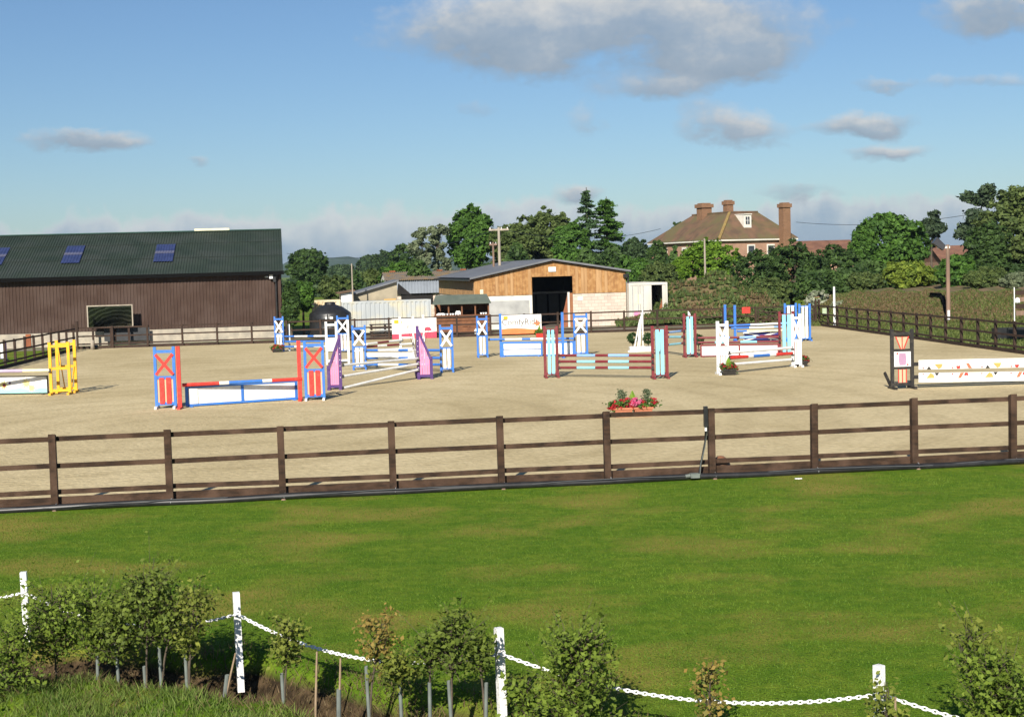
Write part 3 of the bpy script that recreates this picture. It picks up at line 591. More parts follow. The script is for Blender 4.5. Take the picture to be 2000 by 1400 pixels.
# E purple
def slope_wing(xo, xi, yti, yto, yb, label):
    xc = (xo + xi) / 2; o = G(xc, yb); f = Fr(o, TH); e = E('jump_wing', (o.x, o.y, .03), TH, label, 'jump wing', 'purple and pink sloping jump wings')
    a = f.px(xo, yb)[0]; b = f.px(xi, yb)[0]; hi = f.px(xi, yti)[1]; ho = f.px(xo, yto)[1]; s = 1 if b > a else -1; t = .11 * s
    box('upright', PURPLE, e, min(b, b - t), max(b, b - t), -.05, .05, .0, hi); box('upright', PURPLE, e, min(a, a + t), max(a, a + t), -.05, .05, .0, ho)
    MB().bar((a + t / 2, -.055, ho * .85), (b - t * .6, -.055, hi * .93), .03, .09).build('sloping_rail', PURPLE, e); box('bottom_rail', PURPLE, e, min(a + t, b - t), max(a + t, b - t), -.04, .04, .06, .16)
    n = 4; W = (b - t) - (a + t)
    for k in range(n):
        s0 = a + t + W * (k + .06) / n; s1 = a + t + W * (k + .94) / n; f0 = (k + .1) / n; f1 = (k + .9) / n
        z0_ = ho * .8 + (hi * .88 - ho * .8) * f0; z1_ = ho * .8 + (hi * .88 - ho * .8) * f1
        MB().prism([(s0, .16), (s1, .16), (s1, z1_), (s0, z0_)], -.03, -.01).build('board', PINK, e)
    for x in (a, b - t): box('foot', PURPLE, e, min(x, x + t), max(x, x + t), -.36, .36, 0, .06)
    for k in range(6): box('cup_hole', WHITE, e, b - t * .5 - .012, b - t * .5 + .012, -.053, -.0505, .4 + k * .2, .425 + k * .2)
    return (e, f, (a, b, hi))
wE1 = slope_wing(640, 669, 655, 716, 762, 'purple sloping wing with pink boards, left one beside the blue and red wing')
wE2 = slope_wing(846, 815, 638, 697, 741, 'purple sloping wing with pink boards, right one before the crimson banner')
for i, (y0, y1) in enumerate(((713, 700), (735, 711), (758, 722))):
    pole(('highest', 'middle', 'lowest')[i] + ' plain white pole between the purple wings', jw(wE1, 670, y0), jw(wE2, 817, y1), [(1, WHITE)], wE1, wE2, r=.048)
# plumes on the purple wing
o = wE2[1].w(wE2[2][1] + .05, 0, 0); e = E('ornamental_grass', (o.x, o.y + .5, 0.03), 0, 'spiky dark plumes rising behind the right purple wing', 'plant'); b = MB()
for k in range(9): b.tube([(0, 0, 0), (.05 * (k - 4), .03, 1.2), (.11 * (k - 4) + .03, .05 * ((k % 3) - 1), 2.0 + .06 * (k % 4))], [.012, .014, .004], 5)
b.build('stems', mat('brown_stems', (.12, .08, .07)), e); MB().lathe([(0, 0), (.14, 0), (.2, .35), (0, .35)], 12).build('pot', PURPLE, e)
# F
wF1 = wing(932, 954, 617, 699, 'blue jump wing with white cross, left of the orange banner', BLUE, WHITE, 'X', WHITE)
wF2 = wing(1121, 1149, 612, 696, 'blue jump wing with white cross, before the pale block wall', BLUE, WHITE, 'X', WHITE)
for xx, yt, yb, lb in ((979, 614, 698, 'tall blue jump upright before the orange banner'), (1100, 611, 700, 'tall blue jump upright before the barn doorway')):
    o = G(xx, yb); e = E('jump_upright', (o.x, o.y, .03), TH, lb, 'jump upright', 'tall blue uprights of the jump before the barn'); hB = Fr(o, TH).px(xx, yt)[1]
    box('upright', BLUE, e, -.055, .055, -.05, .05, 0, hB); box('foot', BLUE, e, -.045, .045, -.33, .33, 0, .06)
pole('blue and white pole across the jump before the barn', jw(wF1, 955, 663), jw(wF2, 1122, 661), [(.19, BLUE), (.2, WHITE), (.1, BLUE), (.31, WHITE), (.2, BLUE)], wF1, wF2)
e, f, L_, h = filler('blue framed white filler below the orange banner', 981, 698, 1060, 697, 669, BLUE, WHITE, 1)
box('filler_mid_strip', mat('grey_blue_rail', (.2, .25, .4)), e, .08, L_ - .08, -.03, -.012, h * .46, h * .52)  # grey-blue strip across the middle of the white panel
filler('blue framed white filler half hidden behind the maroon wing', 1062, 697, 1122, 696, 668, BLUE, WHITE, 1)
# G
wG1 = wing(1063, 1092, 637, 739, 'maroon wing with two light blue boards, left end of the jump nearest the flower troughs', MAROON, None, 'slats', AQUA, t=.1)
wG2 = wing(1273, 1306, 636, 741, 'maroon wing with light blue boards, right end of the jump nearest the flower troughs', MAROON, None, 'slats', AQUA, t=.1)
gs = [(.2, MAROON), (.2, AQUA), (.14, MAROON), (.22, AQUA), (.24, MAROON)]; gs0 = [(a, PALEBLUE if m is AQUA else m) for a, m in gs]
for i, y in enumerate((694, 706, 718)):
    pole(('top', 'middle', 'bottom')[i] + ' maroon and light blue pole of the jump nearest the flower trough', jw(wG1, 1092, y), jw(wG2, 1274, y), gs if i else gs0, wG1, wG2)
# H + I
wH0 = wing(1280, 1299, 644, 693, 'maroon jump wing almost hidden behind the wing with two light blue boards', MAROON, None, 'slats', AQUA, t=.1)
wH1 = wing(1335, 1361, 612, 699, 'maroon jump wing with broad light blue boards and a white curved board', MAROON, None, 'slats', AQUA, t=.1, nsl=2)
a, b_, h = wH1[2]; aw = b_ - a
MB().prism([(a + aw * .42, h * 1.06), (a + aw * .58, h * 1.0), (a + aw * .72, h * .8), (a + aw * .78, h * .5), (a + aw * .72, h * .2), (a + aw * .66, .1), (a + aw * .3, .1), (a + aw * .4, h * .5)], .045, .07).build('curved_board', WHITE, wH1[0])
for i, (y0, y1) in enumerate(((652, 646), (660, 658), (676, 670))):
    pole(('upper', 'middle', 'slanting lower')[i] + ' short seen maroon and light blue pole left of the white curved board', jw(wH0, 1262, y0) if 0 else jw(wH0, 1300, y0 - 2), jw(wH1, 1336, y1), [(.25, MAROON), (.65, PALEBLUE if i == 0 else AQUA), (.1, MAROON)], wH0, wH1)
wI2 = wing(1521, 1552, 608, 695, 'maroon jump wing with light blue boards, behind the right white wing', MAROON, None, 'slats', AQUA, t=.1)
pole('maroon and pale blue pole above the white filler with maroon frame', jw(wH1, 1361, 660), jw(wI2, 1522, 658), [(.25, MAROON), (.15, PALEBLUE), (.12, MAROON), (.2, PALEBLUE), (.28, MAROON)], wH1, wI2)
pole('maroon and light blue pole lying on the white filler', jw(wH1, 1361, 669), jw(wI2, 1522, 667), [(.22, MAROON), (.17, AQUA), (.14, MAROON), (.2, AQUA), (.27, MAROON)], wH1, wI2)
filler('low white filler with maroon frame behind the white jump', 1368, 699, 1522, 697, 674, MAROON, WHITE, 2, t=.07)
# J white
wJ1 = wing(1400, 1424, 627, 733, 'white jump wing with cross, behind a black flower pot', WHITE, WHITE, 'X', WHITE, t=.11)
wJ2 = wing(1546, 1566, 613, 718, 'white jump wing with cross, beside the rightmost flower pot', WHITE, WHITE, 'X', WHITE, t=.1)
pole('plain white pole, top one of the white jump', jw(wJ1, 1424, 689), jw(wJ2, 1547, 679), [(1, WHITE)], wJ1, wJ2, r=.055)
pole('red, white and blue pole of the white jump', jw(wJ1, 1424, 699), jw(wJ2, 1547, 690), [(.28, RED), (.08, WHITE), (.26, BLUE), (.1, WHITE), (.28, RED)], wJ1, wJ2, r=.06)
pole('plain white pole, bottom one of the white jump', jw(wJ1, 1424, 712), jw(wJ2, 1547, 702), [(1, WHITE)], wJ1, wJ2, r=.05)
# K far blue
for xx, yt, yb, lb in ((1417, 596, 665, 'blue jump upright, left one of the far blue jump'), (1436, 597, 667, 'blue jump upright, second one of the far blue jump')):
    o = G(xx, yb); e = E('jump_upright', (o.x, o.y, .03), TH, lb, 'jump upright', 'blue uprights of the far jump'); hB = Fr(o, TH).px(xx, yt)[1]
    box('upright', BLUE, e, -.06, .06, -.05, .05, 0, hB); box('foot', BLUE, e, -.05, .05, -.3, .3, 0, .06)
wK1 = wing(1532, 1557, 592, 668, 'blue wing with white boards, farthest right but one', BLUE, None, 'slats', WHITE, t=.09)
wK2 = wing(1560, 1584, 593, 667, 'blue wing with white boards, rightmost of the far jump', BLUE, None, 'slats', WHITE, t=.1)
pole('blue and white pole, front one of the far blue jump', jw(wK1, 1428, 641), jw(wK1, 1532, 638), [(.34, BLUE), (.46, WHITE), (.2, PALEBLUE)], None, wK1)
pole('pale blue pole, rear one of the far blue jump', jw(wK2, 1424, 636), jw(wK2, 1562, 630), [(.3, BLUE), (.4, WHITE), (.3, PALEBLUE)], None, wK2)
pole('white pole above the flag panel', jw(wK1, 1440, 647), jw(wK1, 1532, 645), [(.2, BLUE), (.8, CREAM)], None, wK1)
A = G(1452, 669); B = G(1524, 667); f = Fr(A, math.atan2((B - A).y, (B - A).x)); L_ = (B - A).length; h = f.px(1452, 649)[1]
e = E('filler', (A.x, A.y, .03), f.th, 'navy panel with white and red crossed bars under the far blue jump', 'jump filler', FG)
box('panel', NAVY, e, 0, L_, -.02, .02, .03, h)
box('edge_bar', WHITE, e, 0, .05, -.03, -.021, .03, h); box('edge_bar', WHITE, e, 0, L_, -.03, -.021, h - .05, h)
for p_, q_ in (((0, .05), (L_ * .5, h * .55)), ((0, h * .95), (L_ * .5, h * .45)), ((L_ * .5, h * .5), (L_, .05)), ((L_ * .5, h * .5), (L_, h * .95))):
    MB().bar((p_[0], -.028, p_[1]), (q_[0], -.028, q_[1]), .008, .07).build('diagonal_bar', WHITE, e)
box('upright_bar', WHITE, e, L_ * .72, L_ * .76, -.04, -.033, .03, h); box('level_bar', CRIM, e, L_ * .45, L_, -.047, -.041, h * .42, h * .62)
box('level_bar', PALEBLUE, e, 0, L_ * .45, -.047, -.041, h * .46, h * .58)
# L white stair wing + topiary
o = G(1252, 688); f = Fr(o, TH); e = E('planter_box', (o.x, o.y, .03), TH, 'low white planter box under the white fan wing', 'planter')
a, b_ = f.px(1231, 690)[0], f.px(1272, 690)[0]; h = f.px(1250, 678)[1]
box('box_front', WHITE, e, a, b_, -.02, .02, 0, h); box('box_back', WHITE, e, a, b_, .36, .4, 0, h); box('box_side', WHITE, e, a, a + .04, .021, .359, 0, h); box('box_side', WHITE, e, b_ - .04, b_, .021, .359, 0, h)
box('soil', DARK, e, a + .045, b_ - .045, .025, .355, .05, h - .05); box('base_step', WHITE, e, a - .12, b_ + .1, -.14, -.025, 0, .08)
wl = E('jump_wing', (o.x, o.y + .15, .03), TH, 'slim white fan shaped wing rising from the white planter box', 'jump wing')
ap = f.px(1256, 607); 
for k, xx in enumerate((1239, 1246, 1250, 1257)):
    q = f.px(xx, 683); pt = (ap[0] + .0 - (3 - k) * .045, .05 + k * .012, ap[1] - (3 - k) * .14); MB().bar((q[0], .05 + k * .012, .08), pt, .05, .055).build('rib', WHITE, wl)
box('foot', WHITE, wl, f.px(1236, 686)[0], f.px(1262, 686)[0], -.02, .14, 0, .08)
for xx, lab in ((1268, 'round clipped bush at the right end of the white planter box'), (1237, 'round clipped bush half hidden at the left end of the white planter box'), (1366, 'round clipped bush on the maroon poles beside the curved board')):
    q = G(xx, 688) + Vector((0, .3, 0)); s = f.px(xx, 662)[1]; e = E('topiary_ball', (q.x, q.y, .03), 0, lab, 'topiary', 'clipped ball bushes at the jumps')
    MB().tube([(0, 0, .0), (0, 0, s)], .025, 6).build('stem', BARK, e); c, o_, t_ = crown_pts([(0, 0, s, .24, .24, .24)], 900, int(xx), 60, .12, (.85, 1.0)); leaves('foliage', F_TOPI, e, c, o_, np.full(len(c), .045), t_, 3)
# Y yellow
wY1 = wing(98, 140, 668, 772, 'yellow open jump wing at the end of the flower filler, front one', YELLOW, None, 'open', t=.1, mid=.5)
wY2 = wing(112, 152, 664, 768, 'yellow open jump wing standing just behind the front yellow one', YELLOW, None, 'open', t=.1, mid=.5)
a, b_, h = wY2[2]; MB().bar((a + .1, -.05, h * .9), (a + .28, -.05, .2), .03, .06).build('loose_strut', YELLOW, wY2[0]); MB().bar((b_ - .08, -.05, h * .5), (b_ - .2, -.05, .15), .03, .06).build('loose_strut', YELLOW, wY2[0])
pole('cream and lilac pole beside the yellow wings', jw(wY1, -110, 727), jw(wY1, 98, 723), [(.3, CREAM), (.22, YELLOW), (.22, LILAC), (.26, CREAM)], None, wY1, r=.062)
e, f, L_, h = filler('flower painted filler with dark frame at the left edge', -110, 774, 95, 771, 738, BLACKP, WHITE, 1, t=.035)
def xf(px): return f.px(px, 755)[0]
MB().prism([(.05, .05), (L_ - .05, .05), (L_ - .05, h * .30), (xf(80), h * .34), (xf(60), h * .2), (xf(40), h * .36), (xf(15), h * .25), (xf(0), h * .38), (xf(-60), h * .25), (.05, h * .3)], -.016, -.011).build('painted_meadow', TURQ, e)
def flower(cx, cz, r, m, n=9):
    pts = []
    for k in range(n * 2):
        a_ = math.pi * k / n; rr = r * (1 if k % 2 == 0 else .45); pts.append((cx + rr * math.cos(a_), cz + rr * math.sin(a_)))
    MB().prism(pts, -.024, -.017).build('painted_flower', m, e)
PALEY = paint('pale_yellow_print', (.78, .66, .25))
for cx, cz, r, m in ((xf(8), h * .52, .2, PALEY), (xf(52), h * .6, .19, PALEY), (xf(62), h * .34, .16, PALEY), (xf(-40), h * .5, .2, PALEY)): flower(cx, cz, r, m)
MB().prism([(xf(9) + .07 * math.cos(t), h * .5 + .07 * math.sin(t)) for t in [k * .785 for k in range(8)]], -.03, -.0245).build('flower_heart', MAROON, e)
MB().prism([(xf(20) + .045 * math.cos(t), h * .62 + .045 * math.sin(t)) for t in [k * .785 for k in range(8)]], -.03, -.0245).build('flower_heart', PURPLE, e)
# stray purple and white wing behind the left fence
wX = wing(-12, 14, 668, 706, 'purple and white wing lying beyond the left fence', PURPLE, WHITE, 'slats', WHITE, t=.1)
# Z card jump on the right
wZ = wing(1740, 1785, 643, 761, 'black jump wing with a playing card panel and red struts', BLACKP, RED, 'none', t=.1)
e, f, (a, b_, h) = wZ; i0, i1 = a + .1, b_ - .1; xm = (i0 + i1) / 2
box('middle_rail', BLACKP, e, i0, i1, -.03, .03, h * .63, h * .67); box('middle_rail', BLACKP, e, i0, i1, -.03, .03, h * .33, h * .37)
box('card_panel', WHITE, e, i0, i1, -.04, -.015, h * .375, h * .625)
MB().prism([(xm - .1, h * .60), (xm + .1, h * .60), (xm + .12, h * .5), (xm + .1, h * .4), (xm - .1, h * .4), (xm - .12, h * .5)], -.05, -.041).build('card_figure', paint('mauve_print', (.42, .25, .38)), e)
for sx, sz in ((-.16, .595), (.16, .405)): MB().prism([(xm + sx - .03, h * sz), (xm + sx, h * sz - .04), (xm + sx + .03, h * sz), (xm + sx, h * sz + .04)], -.05, -.041).build('card_pip', RED, e)
for x_ in (-.2, 0, .2): MB().bar((xm + x_ * .25, -.03, h * .67), (xm + x_, -.03, h * .88), .02, .03).build('strut', RED, e)
MB().prism([(xm - .03, h * .67), (xm + .03, h * .67), (xm + .18, h * .87), (xm - .18, h * .87)], -.012, .0).build('fan_board', SALMON, e)
box('backing_board', SALMON, e, xm - .13, xm + .13, -.01, .01, .19, h * .33)
for x_ in (-.12, 0, .12): box('strut', RED, e, xm + x_ - .013, xm + x_ + .013, -.03, -.011, .19, h * .33)
for i, (y0, y1, l0) in enumerate(((704, 705, 'white plank printed with playing cards, upper one'), (729, 729, 'white plank printed with playing cards, lower one'))):
    y = y0 + 8.5; p_ = jw(wZ, 1794, y); q_ = jw(wZ, 2130, y - 9 + (4 if i else 2)); e = pole(l0, p_, q_, [(1, WHITE)], None, None, r=.145, flat=True, name='jump_plank', cat='jump plank'); d = q_ - p_; L_ = d.length; dn = d.normalized()
    def pp(t, z, pts): 
        c = dn * t; return [(c.x + px_ * dn.x, c.y + px_ * dn.y - .02, c.z + z + pz) for px_, pz in pts]
    def pr(name, m, t, z, pts):
        b = MB(); A_ = pp(t, z, pts); b.poly(A_); b.poly([(x, y_ + .008, zz) for x, y_, zz in reversed(A_)]); b.build(name, m, e)
    k = 0; t = .2; zb = -.145 if i == 0 else .145; sg = 1 if i == 0 else -1
    while t < L_ - .3:
        suit = BLACKP if k % 2 == 0 else RED
        pr('suit', suit, t + .12 + (.25 if i else 0), zb, [(-.07, 0.005 * sg), (0, .1 * sg), (.07, 0.005 * sg)] if k % 2 == 0 else [(-.07, .08 * sg), (-.035, .1 * sg), (0, .085 * sg), (.035, .1 * sg), (.07, .08 * sg), (.04, .01 * sg), (-.04, .01 * sg)])
        pr('court_figure', GOLD if k % 2 == 0 else TERRA, t + .42 - (.25 if i else 0), zb, [(-.13, .16 * sg), (.13, .16 * sg), (.09, .05 * sg), (0, .01 * sg)] if k % 2 == 0 else [(-.06, .17 * sg), (.03, .17 * sg), (.13, .01 * sg), (.02, .01 * sg)])
        pr('corner_mark', MAROON if k % 2 == 0 else RED, t - .06, zb, [(-.02, .02 * sg), (.02, .02 * sg), (.02, .06 * sg), (-.02, .06 * sg)]); t += .92; k += 1
    for zc in (0,):
        c = wZ[1].loc(p_); box('cup', BLACKP, wZ[0], c.x - .16, c.x - .02, -.06, .02, c.z - .06, c.z + .05)
pr_ = G(1745, 760); fo = MB().bar((0, 0, .03), (-.12, .3, .45), .05, .09).build('loose_foot', BLACKP, None); fo.location = (pr_.x - .02, pr_.y + .2, .03); fo.name = 'wooden_prop'; tag(fo, 'short dark prop leaning by the playing card wing', 'prop')

# ------------------------------------------------------------------ flower boxes
def flower_box(x0, x1, yb, ypot, ytop, label, potm, pet, spike=True, seed=1, name='flower_trough', n=700, pots=1, spike_m=None):
    o = G((x0 + x1) / 2, yb); f = Fr(o, TH); a = f.px(x0, yb)[0]; b_ = f.px(x1, yb)[0]; hp_ = max(.15, f.px((x0 + x1) / 2, ypot)[1]); ht = f.px((x0 + x1) / 2, ytop)[1]
    e = E(name, (o.x, o.y, .03), TH, label, 'flower box', 'flower boxes set at the jumps'); W = b_ - a
    for k in range(pots):
        p0 = a + W * k / pots + .02; p1 = a + W * (k + 1) / pots - .02; sl = .04
        b = MB(); lo = [(p0 + sl, -.13), (p1 - sl, -.13), (p1 - sl, .13), (p0 + sl, .13)]; hi = [(p0, -.17), (p1, -.17), (p1, .17), (p0, .17)]
        for i in range(4):
            j = (i + 1) % 4; b.poly([(*lo[i], 0), (*lo[j], 0), (*hi[j], hp_), (*hi[i], hp_)])
        b.poly([(*q, hp_ - .01) for q in hi]); b.box(p0 - .012, p1 + .012, -.182, -.171, hp_ - .05, hp_ + .005); b.build('trough' if pots > 1 else 'pot', potm, e)
    s0 = min(.16, (ht - hp_) * .5) if spike else (ht - hp_) * .5
    bl = [(a + W * t_, 0, hp_ + .06 + .04 * math.sin(t_ * 9 + seed), W * .17, .17, .13) for t_ in (.08, .3, .5, .7, .92)]
    c, o_, t_ = crown_pts(bl, n, seed, 70, .3); leaves('foliage', F_MID, e, c, o_, np.full(len(c), .035), t_, seed)
    c, o_, t_ = crown_pts(bl, n, seed + 1, 60, .12, (.9, 1.15)); leaves('flowers', pet, e, c, o_, np.full(len(c), .033), t_, seed, .9)
    if spike:
        b = MB(); rg = random.Random(seed)
        for k in range(44): 
            an = rg.uniform(0, 6.28); r_ = rg.uniform(.02, .16); hh = (ht - hp_) * (1 - r_ * 3.6); b.tube([(a + W * .5 + .3 * r_ * math.cos(an), .3 * r_ * math.sin(an), hp_), (a + W * .5 + r_ * math.cos(an) * .8, r_ * math.sin(an) * .8, hp_ + hh)], [.04, .004], 4, cap=False)
        b.build('spiky_plant', spike_m or mat('lime_leaf%d' % seed, (.2, .33, .03), (.13, .25, .03), 8, .6), e)
    return e, (a, b_, hp_)
r = flower_box(1197, 1275, 815, 797, 762, 'terracotta troughs of red and pink flowers with a lime green spike behind the near fence', TERRA, F_RED, True, 11, n=1500, pots=2)
e, (a, b_, hp_) = r; c, o_, t_ = crown_pts([(a + (b_ - a) * .5, -.06, hp_ + .12, .2, .14, .12)], 420, 5, 30, .2); leaves('pink_flowers', F_PINKF, e, c, o_, np.full(len(c), .035), t_, 4, .9)
for t in (.22, .86):
    c, o_, t_ = crown_pts([(a + (b_ - a) * t, 0, hp_ + .28, .1, .1, .17)], 400, int(t * 100), 30, .3); leaves('silver_foliage', F_GREY, e, c, o_, np.full(len(c), .03), t_, 2)
flower_box(1409, 1438, 734, 722, 697, 'black pot of dark red flowers with a green spike, before the left white wing', BLACKP, F_DARKRED, True, 21)
flower_box(1552, 1577, 717, 706, 690, 'black pot of dark red flowers beside the right white wing', BLACKP, F_DARKRED, True, 22)
flower_box(531, 553, 689, 682, 672, 'red flower tub at the foot of the farthest left blue wing', BLACKP, F_RED, True, 23)
flower_box(1046, 1062, 660, 652, 634, 'small red pot with a yellow green plant below the orange banner', RED, F_YEL, True, 24)

# ------------------------------------------------------------------ left barn
YT = R(8.8)
BW = G(553, 662); f = Fr(BW, YT); e = E('barn', (BW.x, BW.y, 0), YT, 'long brown barn with green roof and three blue rooflights', 'barn')
_, ze = f.px(400, 534); _, zc = f.px(400, 641); x0 = -34.0; HALF = 8.5
zr = f.px(553, 449, HALF)[1]
print('BARN', BW, ze, zc, zr, f.px(0, 600))
DEPB = HALF * 2
b = MB().ribs((x0, 0, zc), (0, 0, zc), (0, 0, ze), (x0, 0, ze), .2, .035, nrm=(0, -1, 0)); b.ribs((0, 0, zc), (0, DEPB, zc), (0, DEPB, ze), (0, 0, ze), .2, .035, nrm=(1, 0, 0))
b.poly([(0, 0, ze), (0, DEPB, ze), (0, HALF, zr - .1)]); b.poly([(x0, 0, 0), (x0, DEPB, 0), (x0, DEPB, ze), (x0, HALF, zr - .1), (x0, 0, ze)]); b.poly([(x0, DEPB, 0), (0, DEPB, 0), (0, DEPB, ze), (x0, DEPB, ze)]); b.build('cladding', BROWNCLAD, e)
MB().box(x0, -.01, -.14, DEPB - .1, 0, zc + .02).build('block_wall', CONC, e)
b = MB().ribs((x0, -.3, ze - .02), (.15, -.3, ze - .02), (.15, HALF, zr), (x0, HALF, zr), .17, .035); b.ribs((.15, DEPB + .3, ze - .02), (x0, DEPB + .3, ze - .02), (x0, HALF, zr), (.15, HALF, zr), .17, .05); b.build('roof', GREENROOF, e)
MB().bar((x0, HALF, zr + .05), (.15, HALF, zr + .05), .4, .07).build('ridge_cap', mat('green_ridge', (.03, .075, .06)), e)
rw0 = f.px(380, 452, HALF)[0]; rw1 = f.px(448, 450, HALF)[0]; MB().box(rw0, rw1, HALF - .22, HALF + .22, zr + .06, zr + .2).build('ridge_rooflight', CREAM, e)
MB().box(x0, .2, -.52, -.3, ze - .2, ze + .03).build('gutter', mat('matt_black', (.008, .008, .008), rough=.95, spec=.0), e)
MB().box(.0, .17, -.28, -.22, ze - .2, ze).build('barge_end', PLAST, e); MB().tube([(-.25, -.4, ze - .15), (-.32, -.16, ze - .5), (-.32, -.14, .1)], .055, 8).build('downpipe', RUBBER, e)
sl = (zr - ze) / (HALF + .3)
def onroof(px_, py_, lift=0.0):   # pixel on the front roof plane, in local coordinates
    r_ = ray(px_, py_); 
    nrm = (-f.b * sl + Vector((0, 0, 1))); o_ = f.w(0, -.3, ze + .05 + lift); t_ = (o_ - C0).dot(nrm) / r_.dot(nrm); return f.loc(C0 + r_ * t_)
for xb, xt, wd, yb, yt in ((318, 325, 38, 512, 478), (136, 145, 36, 515, 481), (-16, -4, 36, 519, 485)):
    p0 = onroof(xb - wd / 2, yb); p1 = onroof(xb + wd / 2, yb); y0_, y1_ = p0.y, onroof(xt, yt).y; xa, xb_ = p0.x, p1.x
    # keep the rooflight square to the ribs
    def RP(x, y, l): return (x, y, ze + sl * (y + .3) + l)
    ri = MB().ribs(RP(xa, y0_, .07), RP(xb_, y0_, .07), RP(xb_, y1_, .07), RP(xa, y1_, .07), .17, .02); ob = ri.build('rooflight', SKYL, e)
    ym = y0_ + (y1_ - y0_) * .52; MB().ribs(RP(xa, ym - .25, .09), RP(xb_, ym - .25, .09), RP(xb_, ym + .25, .09), RP(xa, ym + .25, .09), .17, .02).build('lap_band', SKYB, ob)
fl = f.px(529, 540); MB().box(fl[0] - .1, fl[0] + .12, -.35, -.2, fl[1] - .14, fl[1] + .12).build('floodlight', PLAST, e); MB().tube([(fl[0] - .35, -.1, fl[1] - .02), (fl[0] - .2, -.25, fl[1] - .02)], .05, 6).build('sensor', PLAST, e)
MB().box(fl[0] + .13, fl[0] + .3, -.3, -.1, fl[1] - .35, fl[1] + .02).build('lamp_housing', RUBBER, e)
for k in range(1, 40, 4): 
    pass
# stanchions seen in the block wall
for xx in (56,): q = f.px(xx, 660); MB().box(q[0] - .15, q[0] + .15, -.2, -.141, 0, zc).build('stanchion', RUST, e)
for q in (.36, .7):
    y_ = -.3 + (HALF + .3) * q; MB().bar((x0, y_, ze + sl * (y_ + .3) + .045), (.15, y_, ze + sl * (y_ + .3) + .045), .05, .02).build('sheet_lap', mat('roof_lap%d' % int(q * 100), (.02, .03, .024)), e)
MB().bar((x0, -.045, zc + .02), (0, -.045, zc + .02), .03, .05).build('drip_flashing', mat('dark_flashing', (.03, .022, .018)), e)
# mirror
q0 = f.px(169, 597, -1.0); q1 = f.px(259, 597, -1.0); zb = f.px(215, 640, -1.0)[1]
me_ = E('arena_mirror', f.w(q0[0], -1.0, 0), YT, 'large framed arena mirror standing before the brown barn', 'mirror'); W = q1[0] - q0[0]; zt = q0[1]
mm = bpy.data.materials.new('painted_reflection_mirror'); mm.use_nodes = True; N = mm.node_tree.nodes; L = mm.node_tree.links; bs = N['Principled BSDF']; bs.inputs['Metallic'].default_value = 1; bs.inputs['Roughness'].default_value = .08
tc = N.new('ShaderNodeTexCoord'); wv = N.new('ShaderNodeTexWave'); wv.wave_type = 'RINGS'; wv.rings_direction = 'Y'; wv.inputs['Scale'].default_value = 1.3; wv.inputs['Distortion'].default_value = 6; wv.inputs['Detail'].default_value = 5
mp = N.new('ShaderNodeMapping'); mp.inputs['Location'].default_value = (-1.9, 0, .4); L.new(tc.outputs['Object'], mp.inputs[0]); L.new(mp.outputs[0], wv.inputs[0])
rp = N.new('ShaderNodeValToRGB'); rp.color_ramp.elements[0].position = .5; rp.color_ramp.elements[0].color = (.055, .062, .05, 1); rp.color_ramp.elements[1].position = 1; rp.color_ramp.elements[1].color = (.17, .18, .16, 1); L.new(wv.outputs[0], rp.inputs[0]); L.new(rp.outputs[0], bs.inputs['Base Color'])  # grey arcs and dark tone of the reflection are painted into the base colour
bu = N.new('ShaderNodeBump'); bu.inputs['Strength'].default_value = .12; L.new(wv.outputs[0], bu.inputs['Height']); L.new(bu.outputs[0], bs.inputs['Normal'])
box('mirror_sheet', mm, me_, .06, W - .06, -.02, .02, zb + .06, zt - .06)
for a_ in ((0, W, -.05, .03, zt - .07, zt), (0, W, -.05, .03, zb, zb + .07), (0, .07, -.05, .03, zb + .07, zt - .07), (W - .07, W, -.05, .03, zb + .07, zt - .07)): box('frame_bar', GREYWOOD, me_, *a_)
for x_ in (.3, W / 2, W - .3): box('post', FENCE_F, me_, x_ - .06, x_ + .06, .04, .16, 0, zt - .2)
pn = f.px(203, 642, -.5); pn1 = f.px(292, 642, -.5); db = E('mirror_shadow', f.w(pn[0], -.5, 0), YT, 'dark grey sheet standing in for the mirror shadow on the barn wall', 'board'); box('sheet', mat('mirror_shadow_grey', (.05, .052, .055)), db, 0, pn1[0] - pn[0], -.03, .0, .25, pn[1]); box('dark_strip', FENCE_F, db, .6, .72, -.05, -.031, .25, pn[1])  # dark sheet stands in for the shadow the mirror casts on the wall
for k, (xx, yy, mm_, lb, nm) in enumerate(((181, 684, GREYWOOD, 'short pale wooden stump beside the far left corner of the arena', 'wooden_stump'), (188, 683, RUBBER, 'small dark pot beside the pale stump in the far left corner', 'plant_pot'))):
    q = G(xx, yy); o = MB().lathe([(0, 0), (.12, 0), (.1, .25 if k else .55), (0, .25 if k else .56)], 8).build(nm, mm_, None, True); o.location = (q.x, q.y, .03); tag(o, lb, 'stump' if not k else 'pot')

